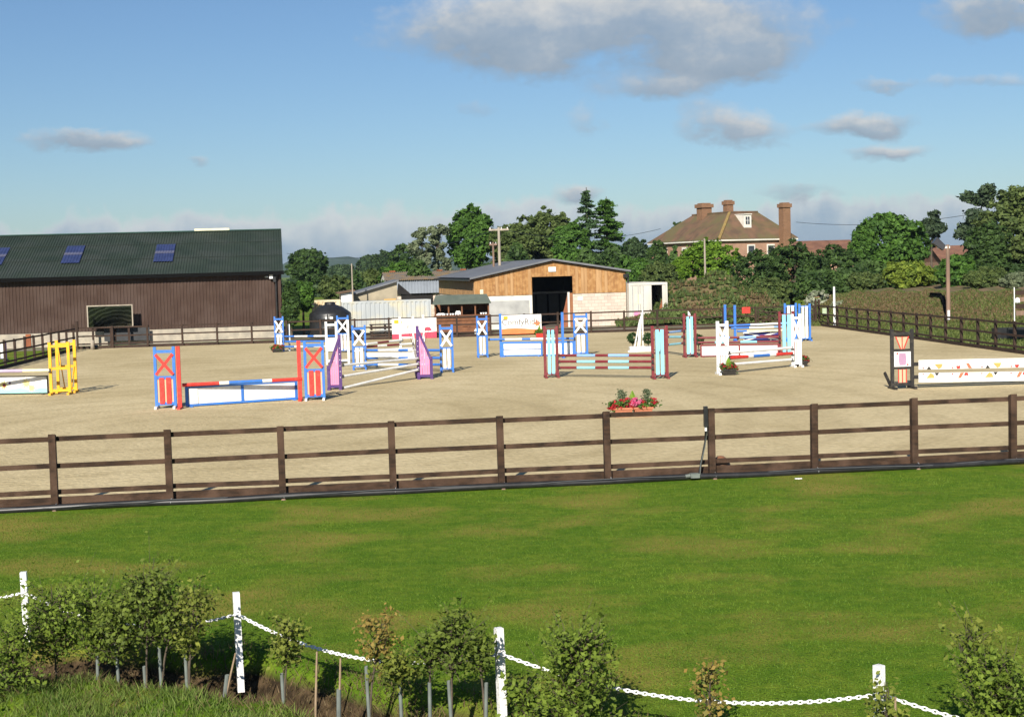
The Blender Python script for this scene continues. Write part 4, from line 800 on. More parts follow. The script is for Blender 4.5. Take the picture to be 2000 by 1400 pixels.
# ------------------------------------------------------------------ timber barn
def barn_frame(px_, py_, Yshift=0): return Fr(G(px_, py_), YT)
T0 = P(928, 600, 98.5); T0.z = 0; f = Fr(T0, YT); e = E('timber_barn', T0, YT, 'timber clad barn with grey roof and a wide dark doorway', 'barn')
W = f.px(1223, 600)[0]; ap = f.px(1078, 511); eL = f.px(930, 545)[1]; eR = f.px(1222, 531)[1]; zb = f.px(1000, 577)[1]; dx0 = f.px(1040, 600)[0]; dx1 = f.px(1119, 600)[0]; dz = f.px(1078, 540)[1]; D = 22.0
print('TB', T0, W, ap, eL, eR, zb, dx0, dx1, dz)
def roofz(x): return eL + (ap[1] - eL) * x / ap[0] if x < ap[0] else ap[1] + (eR - ap[1]) * (x - ap[0]) / (W - ap[0])
bw = .2
x = 0.0; rg = random.Random(3); b = MB()
while x < W - .01:
    x1 = min(x + bw, W); 
    if x < dx0 < x1: x1 = dx0
    if x < dx1 < x1: x1 = dx1
    z0_ = zb if not (dx0 - .001 <= x and x1 <= dx1 + .001) else dz
    y_ = rg.uniform(-.03, 0); b.prism([(x + .004, z0_), (x1 - .004, z0_), (x1 - .004, roofz(x1)), (x + .004, roofz(x))], y_ - .03, .02, 1 if rg.random() < .16 else 0); x = x1
b.build('front_boards', [TIMBER, TIMBER2], e)
MB().box(0, dx0, .0, .2, 0, zb).build('block_wall', [PAVE], e); MB().box(dx1, W, .0, .2, 0, zb).build('block_wall', [BLOCK], e)
MB().box(.1, dx0 - .2, -.012, -.001, .5, zb - .35).build('render_patch', mat('grey_render', (.42, .42, .4), (.3, .3, .29), 1.2, .9), e)
sb = MB(); x = 0.0
while x < D:
    sb.box(-.03 + rg.uniform(-.02, 0), .02, x + .005, min(x + .2, D) - .005, zb - .05, eL - .05, 0); x += .2
sb.build('side_boards', [TIMBER2], e); MB().box(.0, .15, .21, D, 0, zb - .06).build('side_wall', BLOCK, e)
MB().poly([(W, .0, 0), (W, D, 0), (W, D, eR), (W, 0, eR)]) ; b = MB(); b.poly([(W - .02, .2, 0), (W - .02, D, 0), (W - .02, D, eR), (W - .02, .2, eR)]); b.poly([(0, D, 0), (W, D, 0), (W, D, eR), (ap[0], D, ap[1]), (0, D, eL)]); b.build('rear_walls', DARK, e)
ov = .35
b = MB()
for (xa, za, xb2, zb2) in ((-.35, eL - .03, ap[0], ap[1] + .08), (ap[0], ap[1] + .08, W + .3, eR)):
    b.ribs((xa, -ov, za), (xa, D + .3, za), (xb2, D + .3, zb2), (xb2, -ov, zb2), .3, .04, nrm=(0, 0, 1)) if 0 else None
    n_ = [(xa, -ov, za), (xb2, -ov, zb2), (xb2, D + .3, zb2), (xa, D + .3, za)]; b.poly([(p[0], p[1], p[2] + .12) for p in n_]); b.poly([(p[0], p[1], p[2]) for p in reversed(n_)])
    b.poly([(xa, -ov, za), (xa, -ov, za + .12), (xb2, -ov, zb2 + .12), (xb2, -ov, zb2)][::-1])
b.build('roof', GREYROOF, e)
MB().box(-.45, -.33, -ov, D, eL - .12, eL + .0).build('gutter', RUBBER, e)
MB().tube([(W + .15, -.1, eR - .1), (W + .12, -.1, .1)], .06, 8).build('downpipe', RUBBER, e)
hb = f.px(1078, 526); MB().box(hb[0] - .25, hb[0] + .25, -.09, -.065, hb[1] - .16, hb[1] + .16).build('notice', WHITE, e)
hb = f.px(940, 570); MB().box(hb[0] - .1, hb[0] + .12, -.09, -.065, hb[1] - .14, hb[1] + .14).build('notice', CREAM, e)
hb = f.px(1133, 583); MB().box(hb[0] - .16, hb[0] + .16, -.03, -.001, hb[1] - .13, hb[1] + .13).build('notice', WHITE, e)
for xx in (1218, 1222): hb = f.px(xx, 538); MB().box(hb[0] - .07, hb[0] + .07, -.3, -.1, hb[1] - .12, hb[1] + .1).build('floodlight', RUBBER, e)
MB().box(dx1 - .35, dx1 - .22, -.06, .1, 0, zb + .1).build('door_edge', PAVE, e); MB().prism([(dx1 - .95, 0), (dx1 - .36, 0), (dx1 - .36, zb * .95), (dx1 - .55, zb * .6)], .1, .14).build('door_leaf', mat('red_brown_door', (.28, .1, .05)), e)
MB().box(dx1 - .2, dx1, -.03, .0, 0, zb + .05).build('door_post', mat('brown_post', (.3, .13, .06)), e)
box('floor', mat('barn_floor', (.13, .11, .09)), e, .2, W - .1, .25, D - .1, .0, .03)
for k in range(6): MB().box(dx0 - 1 + k * .85, dx0 - .3 + k * .85, 7.0, 7.08, .05, 2.1).build('stable_partition', mat('grey_partition%d' % k, (.10, .11, .115)), e)
MB().box(.3, W - .3, 6.9, 7.05, 2.15, 2.3).build('partition_rail', GREYPL, e)
# ------------------------------------------------------------------ low sheds left of it
S0 = P(770, 590, 121.5); S0.z = 0; f = Fr(S0, YT); e = E('shed', S0, YT, 'long low shed with brownish roof above blue grey sheeting', 'shed')
W = f.px(935, 560)[0]; zt = f.px(850, 546)[1]; zm = f.px(810, 573)[1]; zr_ = f.px(840, 530, 3.5)[1]; xl = f.px(752, 545)[0]
b = MB().ribs((xl, -.2, zt), (W, -.2, zt), (W, 3.5, zr_), (xl, 3.5, zr_), .17, .04); b.ribs((W, 7.2, zt), (xl, 7.2, zt), (xl, 3.5, zr_), (W, 3.5, zr_), .17, .04); b.build('roof', FIBRE, e)
MB().ribs((0, 0, zm), (W, 0, zm), (W, 0, zt), (0, 0, zt), .25, .03, nrm=(0, -1, 0)).build('sheet_wall', STEELB, e)
MB().prism([(xl + .1, 0), (xl + .1, zt), (xl + .1 + .01, zt)], 0.1, 7).build('end_wall', PAVE, e); b = MB(); b.poly([(xl + .1, 0, 0), (xl + .1, 7, 0), (xl + .1, 7, zt), (xl + .1, 3.5, zr_ - .05), (xl + .1, 0, zt)]); b.build('gable', PAVE, e)
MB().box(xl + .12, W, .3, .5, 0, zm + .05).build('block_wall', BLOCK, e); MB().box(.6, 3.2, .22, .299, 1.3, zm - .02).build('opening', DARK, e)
for k in range(5): q = .6 + k * 2.0; MB().bar((xl + q, 3.4, zr_ + .08), (xl + q + .5, 3.4, zr_ + .08), .15, .1).build('ridge_tile', RUST, e)
S1 = P(690, 600, 99); S1.z = 0; f = Fr(S1, YT); e = E('shed', S1, YT, 'low beige rendered shed with a sloping grey roof behind the silver container', 'shed')
W = f.px(776, 575)[0]; zl = f.px(692, 577)[1]; zrr = f.px(772, 551)[1]
MB().prism([(0, 0), (W, 0), (W, zrr), (0, zl)], 0, 5).build('walls', mat('beige_render', (.36, .31, .22), (.27, .235, .17), 1.3, .9), e)
MB().bar((-.25, 2.4, zl + .02), (W + .1, 2.4, zrr + .1), 5.4, .1, up=(0, 0, 1)).build('roof', GREYROOF, e)
MB().box(W - .9, W - .1, -.05, -.005, 1.9, 2.2).build('lintel_board', YELLOW, e); MB().prism([(W + .0, zl), (W + 1.0, zl - .1), (W + .1, zrr - .1)], -.02, .3).build('dark_gap', DARK, e)
wb = P(677, 585, 97); f = Fr(Vector((wb.x, wb.y, 0)), YT); a = f.px(666, 577); c = f.px(690, 577); zz = f.px(677, 586)[1]; e = E('cabin', (wb.x, wb.y, 0), YT, 'small white cabin end with a red roof edge above the cream container', 'cabin'); MB().box(a[0], c[0], 0, 3, 0, a[1] + .12).build('walls', WHITE, e); MB().bar((a[0] - .25, 1.4, a[1] + .14), (c[0] + .1, 1.4, a[1] + .3), 3.3, .09).build('roof', TILE, e)
for xx, yt, lab, h0 in ((689, 515, 'thin grey pole rising beside the beige shed', 0),):
    q = P(xx, 580, 96.2); e = MB().tube([(0, 0, 0), (0, 0, P(xx, yt, 96.2).z)], [.06, .04], 6).build('metal_pole', GREYWOOD); e.location = (q.x, q.y, 0); tag(e, lab, 'pole')
# containers
def container(px0, px1, ytop, Y, depth, m, label, th=YT, ribs_=.28, base=.12, hmax=None):
    o = P(px0, 620, Y); o.z = 0; f = Fr(o, th); W = f.px(px1, 610)[0]; h = f.px((px0 + px1) / 2, ytop)[1]; e = E('shipping_container', o, th, label, 'container')
    MB().ribs((.1, .0, base + .15), (W - .1, .0, base + .15), (W - .1, .0, h - .12), (.1, .0, h - .12), ribs_, .036, nrm=(0, -1, 0)).build('side_panel', m, e)
    b = MB().box(0, W, -.04, .0, base, base + .15).box(0, W, -.04, .0, h - .12, h).box(0, .1, -.04, .0, base + .15, h - .12).box(W - .1, W, -.04, .0, base + .15, h - .12); b.build('frame', m, e)
    MB().box(0.01, W - .01, .04, depth, base, h - .01).build('body', m, e); MB().box(0.3, W - .3, .1, depth - .1, 0, base).build('skids', DARK, e); return e, f, W, h
container(668, 842, 587, 96, 2.4, SILVER, 'long silver shipping container behind the white and crimson banner')
container(611, 676, 586, 98.5, 2.4, RUSTC, 'cream rust stained shipping container behind the black tank')
e = E('pallet_stack', Vector((P(752, 640, 93).x, 93, 0)), YT, 'dark stack of pallets before the silver container', 'pallets')
for k in range(4): 
    MB().box(-.95, .95, -.4, .4, .06 + k * .22, .12 + k * .22).build('deck', mat('dark_timber%d' % k, (.04, .035, .03)), e); 
    for x_ in (-.9, -.05, .8): MB().box(x_, x_ + .1, -.38, .38, -.02 + k * .22 + (.02 if k == 0 else 0), .059 + k * .22).build('bearer', FENCE_F, e)
# white container at the right: end doors
o = P(1229, 620, 99.5); o.z = 0; f = Fr(o, YT); W = f.px(1304, 600)[0]; h = f.px(1265, 552)[1]; e = E('shipping_container', o, YT, 'old white container with a dark open doorway right of the timber barn', 'container')
xd0, xd1 = f.px(1273, 600)[0], f.px(1294, 600)[0]
for a_ in ((0, W, -.05, .1, h - .16, h), (0, .1, -.05, .1, .1, h - .16), (W - .1, W, -.05, .1, .1, h - .16), (0, W, -.05, .1, 0, .1)): box('frame_bar', WCONT, e, *a_)
box('door_panel', WCONT, e, .1, xd0 * .5 - .01, -.02, .04, .1, h - .16); box('door_panel', WCONT, e, xd0 * .5 + .01, xd0, -.02, .04, .1, h - .16); MB().ribs((xd1, 0, .1), (W - .1, 0, .1), (W - .1, 0, h - .16), (xd1, 0, h - .16), .2, .03, nrm=(0, -1, 0)).build('side_panel', WCONT, e)
for x_ in (.25, xd0 * .5 - .15, xd0 * .5 + .2): MB().tube([(x_, -.05, .15), (x_, -.05, h - .2)], .02, 6).build('locking_bar', GREYPL, e)
b = MB(); b.poly([(0, .1, 0), (0, 6, 0), (0, 6, h), (0, .1, h)]); b.poly([(W, .1, 0), (W, 6, 0), (W, 6, h), (W, .1, h)]); b.poly([(0, .1, h - .01), (W, .1, h - .01), (W, 6, h - .01), (0, 6, h - .01)]); b.poly([(0, 6, 0), (W, 6, 0), (W, 6, h), (0, 6, h)]); b.build('shell', WCONT, e)
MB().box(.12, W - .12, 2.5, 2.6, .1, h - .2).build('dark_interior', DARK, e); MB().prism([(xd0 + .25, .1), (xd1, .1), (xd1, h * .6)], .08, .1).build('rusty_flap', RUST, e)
q = f.px(1247, 585); MB().box(q[0] - .25, q[0] + .2, -.03, -.021, q[1] - .3, q[1] + .35).build('yellow_notice', CREAM, e); q = f.px(1244, 618); MB().box(q[0] - .2, q[0] + .2, -.03, -.021, q[1] - .25, q[1] + .3).build('pink_notice', PINK, e)
# tank
o = P(646, 640, 93.5); yy = o.y; pxm = yy / FPX; rad = 41 * pxm; hsh = P(646, 611, yy).z; htop = P(646, 591, yy).z
e = E('water_tank', (o.x, o.y, 0), 0, 'round black plastic water tank with domed top', 'water tank')
MB().lathe([(rad, 0), (rad, .5), (rad * 1.02, .55), (rad, .6), (rad, 1.15), (rad * 1.02, 1.2), (rad, 1.25), (rad, hsh - .1), (rad * .97, hsh), (rad * .6, htop - .28), (rad * .26, htop - .12)], 36).build('tank_body', RUBBER, e, True)
MB().lathe([(rad * .26, htop - .2), (rad * .26, htop + .0), (rad * .2, htop + .04), (0, htop + .04)], 20).build('lid', RUBBER, e, True)
for x_, z_, w_ in ((-.15, hsh - .35, .1), (.12, hsh - .35, .2)): MB().box(x_, x_ + w_, -rad - .03, -rad + .03, z_, z_ + .14).build('label_plate', WHITE, e)
MB().tube([(-.02, -rad - .02, hsh - .1), (-.02, -rad * .5, hsh + .25), (-.02, -rad * .2, htop)], .035, 6).build('pipe', RUBBER, e); MB().tube([(-.02, -rad - .05, 0.1), (-.02, -rad - .05, hsh - .1)], .03, 6).build('sight_tube', RUBBER, e)
# hut
o = P(849, 620, 92.5); o.z = 0; f = Fr(o, R(3)); W = f.px(956, 620)[0]; zt = f.px(900, 577, .9)[1]; zf = f.px(900, 594, -.25)[1]; zc = f.px(900, 617)[1]
e = E('wooden_hut', o, R(3), 'open fronted brown wooden hut with green felt roof and a counter', 'hut')
b = MB(); rf = [(-.12, -.28, zf), (W + .12, -.28, zf), (W - .1, .9, zt), (.1, .9, zt)]; b.poly([(x, y, z + .05) for x, y, z in rf]); b.poly(list(reversed(rf))); b.poly([(-.12, 2.0, zf), (W + .12, 2.0, zf), (W - .1, .9, zt + .05), (.1, .9, zt + .05)][::-1]); b.poly([(-.12, -.28, zf), (W + .12, -.28, zf), (W + .12, -.28, zf + .05), (-.12, -.28, zf + .05)]); b.build('roof', FELT, e)
box('back_wall', HUTW, e, .0, W, 1.8, 1.86, 0, zf + .1); box('side_wall', HUTW, e, 0, .06, .05, 1.79, 0, zf + .2); box('side_wall', HUTW, e, W - .06, W, .05, 1.79, 0, zf + .2)
for k in range(5): x_ = k * (W - .09) / 4; box('front_post', HUTW, e, x_, x_ + .09, -.04, .04, zc, zf)
for k in range(3): box('counter_board', HUTW, e, 0, W, -.03, .03, .1 + k * (zc / 3), .07 + (k + 1) * (zc / 3))
box('counter_top', HUTW, e, -.05, W + .05, -.25, .3, zc + .0, zc + .05); box('shelf', DARK, e, .1, W - .1, 1.0, 1.3, zc + .25, zc + .29)
for k, x_ in enumerate((.35, .62, .8, 1.0, 1.15, 1.32, 1.5, 2.9, 3.05, 3.2)):
    if x_ < W - .2:
        c = MB().lathe([(0, 0), (.05, 0), (.065, .12), (0, .12)], 8).build('cup', PLAST, None, True); q = f.w(x_, -.1, zc + .055); c.location = q; tag(c, ['first', 'second', 'third', 'fourth', 'fifth', 'sixth', 'seventh', 'third last', 'second last', 'last'][k] + ' small white cup from the left on the counter of the hut', 'cup', 'white cups on the hut counter')
c = MB().box(-.28, .28, -.1, .1, 0, .1).box(-.2, .2, -.08, .08, .1, .15).build('paper_stack', PLAST); c.location = f.w(.4, .12, zc + .055); tag(c, 'flat white pile on the left end of the hut counter', 'papers')
c = MB().box(-.16, .16, -.1, .1, 0, .2).box(-.12, .12, -.08, .08, .2, .26).build('white_box', PLAST); c.location = f.w(W * .43, .12, zc + .055); tag(c, 'white box standing in the middle of the hut counter', 'box')
c = MB().lathe([(0, 0), (.2, 0), (.23, .2), (.2, .3), (.12, .38), (0, .4)], 12).build('white_tub', PLAST, None, True); q = G(933, 655); c.location = (q.x, q.y + .5, .03); tag(c, 'round white tub behind the far fence below the hut counter', 'tub')
# ------------------------------------------------------------------ house
HY = 150.0; o = P(1407, 480, HY); o.z = 0; th = R(25); f = Fr(o, th); e = E('brick_house', o, th, 'red brick house with hipped tile roof, dormer and three chimneys', 'house')
ze = P(1407, 470, HY).z; W = 8.9; D = 13.6
MB().box(0, W, 0, D, 0, ze - .05).build('walls', BRICK, e)
MB().box(-.35, W + .35, -.35, D + .35, ze - .06, ze + .12).build('eaves_fascia', PAVE, e)
# flat topped hip: find the top corner heights
tz = P(1438, 414, HY + 4).z
ca = (-.4, -.4, ze + .12); cb_ = (W + .4, -.4, ze + .12); cc = (W + .4, D + .4, ze + .12); cd = (-.4, D + .4, ze + .12)
def tp(px_, py_):  # pixel at roof top height -> local
    r_ = ray(px_, py_); t_ = (tz - H) / r_.z; return f.loc(C0 + r_ * t_)
Ta = (3.1, 2.9, tz); Tb = (W - 2.4, 2.9, tz); Tc = (W - 2.4, D - 3.6, tz); Td = (3.1, D - 3.6, tz)
b = MB(); b.poly([ca, cb_, Tb, Ta]); b.poly([cd, ca, Ta, Td]); b.poly([cb_, cc, Tc, Tb]); b.poly([cc, cd, Td, Tc]); b.poly([Ta, Tb, Tc, Td]); b.build('roof', TILE, e)
MB().bar(ca, Ta, .28, .12).build('hip_tiles', mat('lichened_hip_tiles', (.26, .19, .06), (.2, .13, .05), 3, .9), e); MB().bar(Ta, Tb, .3, .16).build('ridge_tiles', TILE, e); MB().bar(Ta, Td, .3, .16).build('ridge_tiles', TILE, e)
def chim(px_, yt, yb, wpx, Y, nm='chimney', cap=True, m=BRICK2, base=None):
    p_ = P(px_, yt, Y); l = f.loc(p_); w_ = wpx * Y / FPX / 2 * .9; zb_ = base if base is not None else P(px_, yb, Y).z
    MB().box(l.x - w_ * .8, l.x + w_ * .8, l.y - w_ * .7, l.y + w_ * .7, zb_, l.z - .5).build(nm, m, e)
    o_ = MB().box(l.x - w_, l.x + w_, l.y - w_ * .9, l.y + w_ * .9, l.z - .5, l.z - .12).box(l.x - w_ * .7, l.x + w_ * .7, l.y - w_ * .6, l.y + w_ * .6, l.z - .12, l.z); o_.build('chimney_cap', m, e)
chim(1375, 397, 430, 31, 158, base=8.0); chim(1422, 391, 420, 21, 157, base=8.4); chim(1532, 396, 500, 24, 152.5, base=0)
l = onr = None
dw = f.px(1460, 452, 1.0); 
MB().box(dw[0] - .46, dw[0] + .46, .95, 3.2, ze + 1.2, ze + 2.62).build('dormer', PAVE, e); MB().box(dw[0] - .24, dw[0] + .24, .93, .949, ze + 1.62, ze + 2.4).build('dormer_pane', GLASS, e); MB().box(dw[0] - .02, dw[0] + .02, .915, .929, ze + 1.62, ze + 2.4).box(dw[0] - .24, dw[0] + .24, .905, .914, ze + 2.0, ze + 2.04).build('glazing_bar', WHITE, e); MB().bar((dw[0], .85, ze + 2.67), (dw[0], 3.4, ze + 2.67), 1.0, .08).build('dormer_roof', PAVE, e)
for x_ in (3.2, 5.6):
    wo = MB().box(x_, x_ + .95, -.06, -.001, ze - 2.0, ze - .45).build('window', PAVE, e); MB().box(x_ + .12, x_ + .83, -.07, -.061, ze - 1.85, ze - .6).build('pane', GLASS, wo)
for y_ in (2.0, 6.2, 10.3):
    wo = MB().box(-.06, -.001, y_, y_ + 1.1, ze - 2.2, ze - .5).build('window', PAVE, e); MB().box(-.07, -.061, y_ + .35, y_ + .9, ze - 2.0, ze - .7).build('pane', GLASS, wo)
def lowhouse(px0, px1, yt, ye, Y, label):
    o = P(px0, 500, Y); o.z = 0; f = Fr(o, R(5)); W = f.px(px1, 490)[0]; zr_ = f.px(px0, yt, 3)[1]; ze_ = zr_ - 1.7; e = E('outbuilding', o, R(5), label, 'building'); MB().box(0, W, 0, 6, 0, ze_ + .02).build('walls', BRICK, e)
    b = MB(); b.poly([(-.3, -.4, ze_), (W + .3, -.4, ze_), (W + .3, 3, zr_), (-.3, 3, zr_)]); b.poly([(W + .3, 6.4, ze_), (-.3, 6.4, ze_), (-.3, 3, zr_), (W + .3, 3, zr_)]); b.poly([(0, 0, ze_), (0, 6, ze_), (0, 3, zr_ - .1)]); b.poly([(W, 0, ze_), (W, 6, ze_), (W, 3, zr_ - .1)]); b.build('roof', mat('orange_tiles' + str(px0), (.19, .095, .06), (.13, .065, .045), 1.5, .9), e)
lowhouse(1556, 1672, 471, 500, 160, 'low outbuilding with red tiled roof right of the brick house')
lowhouse(1842, 1915, 480, 500, 155, 'low outbuilding with orange tiled roof behind the floodlight pole')
# ------------------------------------------------------------------ poles, wires, lamp
def wpole(px_, yt, Y, r_, m, name, label, group=None, arm=None):
    p_ = P(px_, yt, Y); e = E(name, (p_.x, p_.y, 0), 0, label, 'pole', group); MB().tube([(0, 0, -.2), (0, 0, p_.z)], [r_, r_ * .75], 8).build('shaft', m, e)
    if arm: MB().box(-arm, arm, -.06, .06, p_.z - .25, p_.z - .12).build('crossarm', m, e); [MB().lathe([(.0, p_.z - .12), (.04, p_.z - .12), (.05, p_.z - .02), (0, p_.z)], 6, (x_, 0)).build('insulator', PLAST, e) for x_ in (-arm + .1, 0.2, arm - .1)]
    return e, p_
t1 = wpole(974, 444, 112, .13, GREYWOOD, 'telegraph_pole', 'pale grey telegraph pole with a crossarm before the round dark tree', arm=.75)
wpole(963, 473, 112.5, .1, OLDWOOD, 'telegraph_pole', 'short brown pole beside the telegraph pole', arm=.3)
wpole(1376, 466, 112, .09, GREYWOOD, 'telegraph_pole', 'slim grey pole before the bright green bush')
t4 = wpole(1629, 560, 87.5, .08, PLAST, 'marker_post', 'white post rising behind the far right corner of the arena')
e, p_ = wpole(1851, 478, 80.5, .13, OLDWOOD, 'floodlight_pole', 'brown wooden pole with a floodlight on the weedy bank')
MB().box(-.55, .1, -.08, .08, p_.z - .2, p_.z - .08).build('bracket', PAVE, e)
MB().prism([(-.62, p_.z + .42), (-.18, p_.z - .02), (-.3, p_.z - .3), (-.85, p_.z + .1)], -.22, .12).build('floodlight', mat('dark_lamp', (.05, .05, .055), rough=.3), e)
MB().box(-.1, .02, -.2, -.12, .6, 1.1).build('junction_box', PLAST, e)
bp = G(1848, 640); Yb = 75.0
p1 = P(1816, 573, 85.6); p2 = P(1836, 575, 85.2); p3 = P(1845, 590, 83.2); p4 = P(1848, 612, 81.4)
d_ = E('bent_dark_shape', (p4.x, p4.y, 0), 0, 'dark bent shape lying on the bank left of the floodlight pole', 'pipe'); MB().tube([Vector(p) - Vector((p4.x, p4.y, 0)) for p in (p1, p2, p3, p4)], [.05, .1, .12, .08], 8).build('tube_run', mat('matt_black_shape', (.01, .01, .01), rough=1, spec=0), d_, True)  # matt black bent tube laid along the bank face
def wire(a, b_, sag, label, r_=.02):
    P_ = []
    for k in range(25): t = k / 24; q = Vector(a).lerp(Vector(b_), t); q.z -= sag * 4 * t * (1 - t); P_.append(q)
    o = MB().tube(P_, r_, 4).build('overhead_wire', RUBBER); tag(o, label, 'wire', 'overhead wires crossing behind the barns')
wire(P(974, 447, 112), P(1290, 447, 135), .8, 'overhead wire from the telegraph pole toward the brick house', .018); wire(P(1555, 434, 165), P(1900, 418, 140), .6, 'overhead wire between the brick house and the right hand trees', .022)
wire(P(974, 447, 112), P(560, 495, 150), 1.2, 'overhead wire running left from the telegraph pole', .018)
# thing at the right edge: pole with dark sacks
e = E('jump_cup_rack', P(1981, 560, 66).xy.to_3d(), 0, 'thin white pole hung with dark boards beyond the right fence', 'rack'); zt = P(1981, 561, 66).z
MB().tube([(0, 0, 0), (0, 0, zt)], .025, 6).build('pole', PLAST, e)
for k in range(4): MB().box(.06, .9, -.03, .03, zt - .35 - k * .3, zt - .15 - k * .3).build('board', [FENCE_F, OLDWOOD][k % 2], e)
MB().lathe([(0, zt - .75), (.12, zt - .68), (.1, zt - .5), (0, zt - .45)], 8, (.12, -.05)).build('white_bag', PLAST, e)
q = G(1980, 668); e = E('water_trough', (q.x + .4, q.y + 1.3, 0), TH, 'dark trough beyond the right fence at the photo edge', 'trough'); MB().box(-.9, .9, -.3, -.24, .1, .6).box(-.9, .9, .24, .3, .1, .6).box(-.9, -.84, -.239, .239, .1, .6).box(.84, .9, -.239, .239, .1, .6).box(-.83, .83, -.23, .23, .1, .4).build('trough_body', RUBBER, e); MB().box(-.7, -.6, -.25, .25, 0, .1).box(.6, .7, -.25, .25, 0, .1).build('legs', RUBBER, e)
for k, (xx, yy) in enumerate(((1662, 634), (1821, 649), (1607, 632))):
    q = G(xx, yy); o = MB().tube([(0, 0, .25), (0, 0, .52)], .055, 8).build('marker_tube', GREYPL); o.location = (q.x - .12, q.y - .1, .0); tag(o, ['pale tube on the right fence, middle one', 'pale tube on the right fence, nearest the playing card wing', 'pale tube on the right fence, at the far corner'][k], 'tube', 'pale tubes fixed on the right fence')
# ------------------------------------------------------------------ bank, mound, hills
BANKM = mat('weedy_bank_soil', (.13, .095, .045), (.075, .09, .03), 1.6, .95, 1.0, 5, c3=(.17, .115, .06), scale3=.6)
crest = [P(1600, 574, 96), P(1720, 569, 92), P(1860, 569, 86), P(2000, 569, 80), P(2200, 569, 70)]
nrm_b = Vector((-.55, -1, 0)).normalized()
b = MB(); rows = []
NS_ = 26
for k in range(9):
    row = []
    for i in range(NS_ * 2 + 1):
        t = i / (NS_ * 2) * (len(crest) - 1); j = min(int(t), len(crest) - 2); c = crest[j].lerp(crest[j + 1], t - j); s = k / 8
        off = (-6.5 + s * 6.5) if k < 8 else 0
        z = (c.z * min(1, .35 + t * 2.2) + .09 * math.sin(i * .9) + .06 * math.sin(i * 2.3 + 1)) * math.sin(min(1, max(0, s)) * math.pi / 2) ** 1.2; q = Vector((c.x, c.y, 0)) + nrm_b * (6.0 * (1 - s))
        row.append((q.x, q.y, z - .05 + (.07 * math.sin(i * 1.7 + k) * (0 < k < 8)) + (-.3 if k == 0 else 0)))
    rows.append(row)
rows.append([(x - nrm_b.x * 60, y - nrm_b.y * 60, z + .4) for x, y, z in rows[-1]])
rg = 0
for k in range(len(rows) - 1):
    for i in range(len(rows[0]) - 1): b.poly([rows[k][i], rows[k][i + 1], rows[k + 1][i + 1], rows[k + 1][i]])
# left flank down to the yard
for k in range(len(rows) - 1):
    p0, p1_ = rows[k][0], rows[k + 1][0]; b.poly([(p0[0] - 4, p0[1], -.1), p0, p1_, (p1_[0] - 4, p1_[1], -.1)])
bo = b.build('grass_bank', BANKM); tag(bo, kind='structure')
# weeds over the bank
def weeds(name, m, pts, nr, size, seed, label=None):
    rg_ = np.random.default_rng(seed); n = len(pts); h = size * rg_.uniform(.5, 1.3, n); an = rg_.uniform(0, 6.28, n); w_ = h * .5
    dx = np.stack([np.cos(an), np.sin(an), np.zeros(n)], 1) * w_[:, None]; lean = rg_.normal(0, .3, (n, 3)) * h[:, None]; lean[:, 2] = 0
    v = np.stack([pts - dx, pts + dx, pts + lean + np.stack([np.zeros(n), np.zeros(n), h], 1)], 1).reshape(-1, 3)
    tint = np.clip(rg_.normal(.5, .25, n), 0, 1); o = numesh(name, v, 3, tint, m); tag(o, label, 'plants' if label else None, kind='stuff'); return o
rgn = np.random.default_rng(4); NW = 60000
R_ = np.array(rows[:9]); ki = rgn.uniform(0, 7.99, NW); ii = rgn.uniform(0, R_.shape[1] - 1.01, NW); k0 = ki.astype(int); i0_ = ii.astype(int); fk = (ki - k0)[:, None]; fi = (ii - i0_)[:, None]
pb = (R_[k0, i0_] * (1 - fk) * (1 - fi) + R_[k0 + 1, i0_] * fk * (1 - fi) + R_[k0, i0_ + 1] * (1 - fk) * fi + R_[k0 + 1, i0_ + 1] * fk * fi)
sel = (np.sin(pb[:, 0] * .9) * .4 + np.sin(pb[:, 0] * 2.7 + pb[:, 1]) * .4 + rgn.normal(0, .8, NW) + np.where(ki > 7.2, -2.0, np.clip((ki - 2.6) * .6, -2, .35))) > 0
weeds('dry_weeds', F_DRY, pb[sel], None, .11, 5, 'dry reddish weeds covering the bank behind the right fence'); weeds('green_weeds', F_BANKG, pb[~sel], None, .12, 6, 'green weeds and grass on the lower part of the bank')
nf = 16000; tt = rgn.uniform(0, 1, nf); ww = rgn.uniform(.3, 6.5, nf); fp = np.array([[(BR + RD * (t_ * 42)).x, (BR + RD * (t_ * 42)).y, 0.0] for t_ in tt]); fnx = np.array([-RD.y, RD.x, 0.0]); fp = fp + np.outer(ww, fnx)
weeds('verge_weeds', F_BANKG, fp, None, .14, 12, 'rough olive green verge between the right fence and the bank')
# mound
mo = P(1385, 600, 103); mo.z = 0
b = MB(); n0 = 28
gr = []
for j in range(n0 + 1):
    for i in range(n0 + 1):
        x_ = (i / n0 - .5) * 13; y_ = (j / n0 - .5) * 12; rr = (x_ / 5.2) ** 2 + (y_ / 5) ** 2; z = 3.0 * math.exp(-rr * 1.1) * (1 + .1 * math.sin(x_ * 2) + .08 * math.sin(y_ * 3 + x_)) - .12; gr.append((mo.x + x_, mo.y + y_, z))
b.v = gr; b.f = [(j * (n0 + 1) + i, j * (n0 + 1) + i + 1, (j + 1) * (n0 + 1) + i + 1, (j + 1) * (n0 + 1) + i) for j in range(n0) for i in range(n0)]; b.m = [0] * len(b.f)
tag(b.build('earth_mound', BANKM, None, True), kind='structure')
gp = np.array(gr); idx = rgn.integers(0, len(gp), 22000); pm = gp[idx] + np.stack([rgn.uniform(-.25, .25, 22000), rgn.uniform(-.25, .25, 22000), np.zeros(22000)], 1); s2 = (np.sin(pm[:, 0] * 1.4) + np.sin(pm[:, 2] * 5 + pm[:, 0]) + rgn.normal(0, .8, 22000)) > -.5
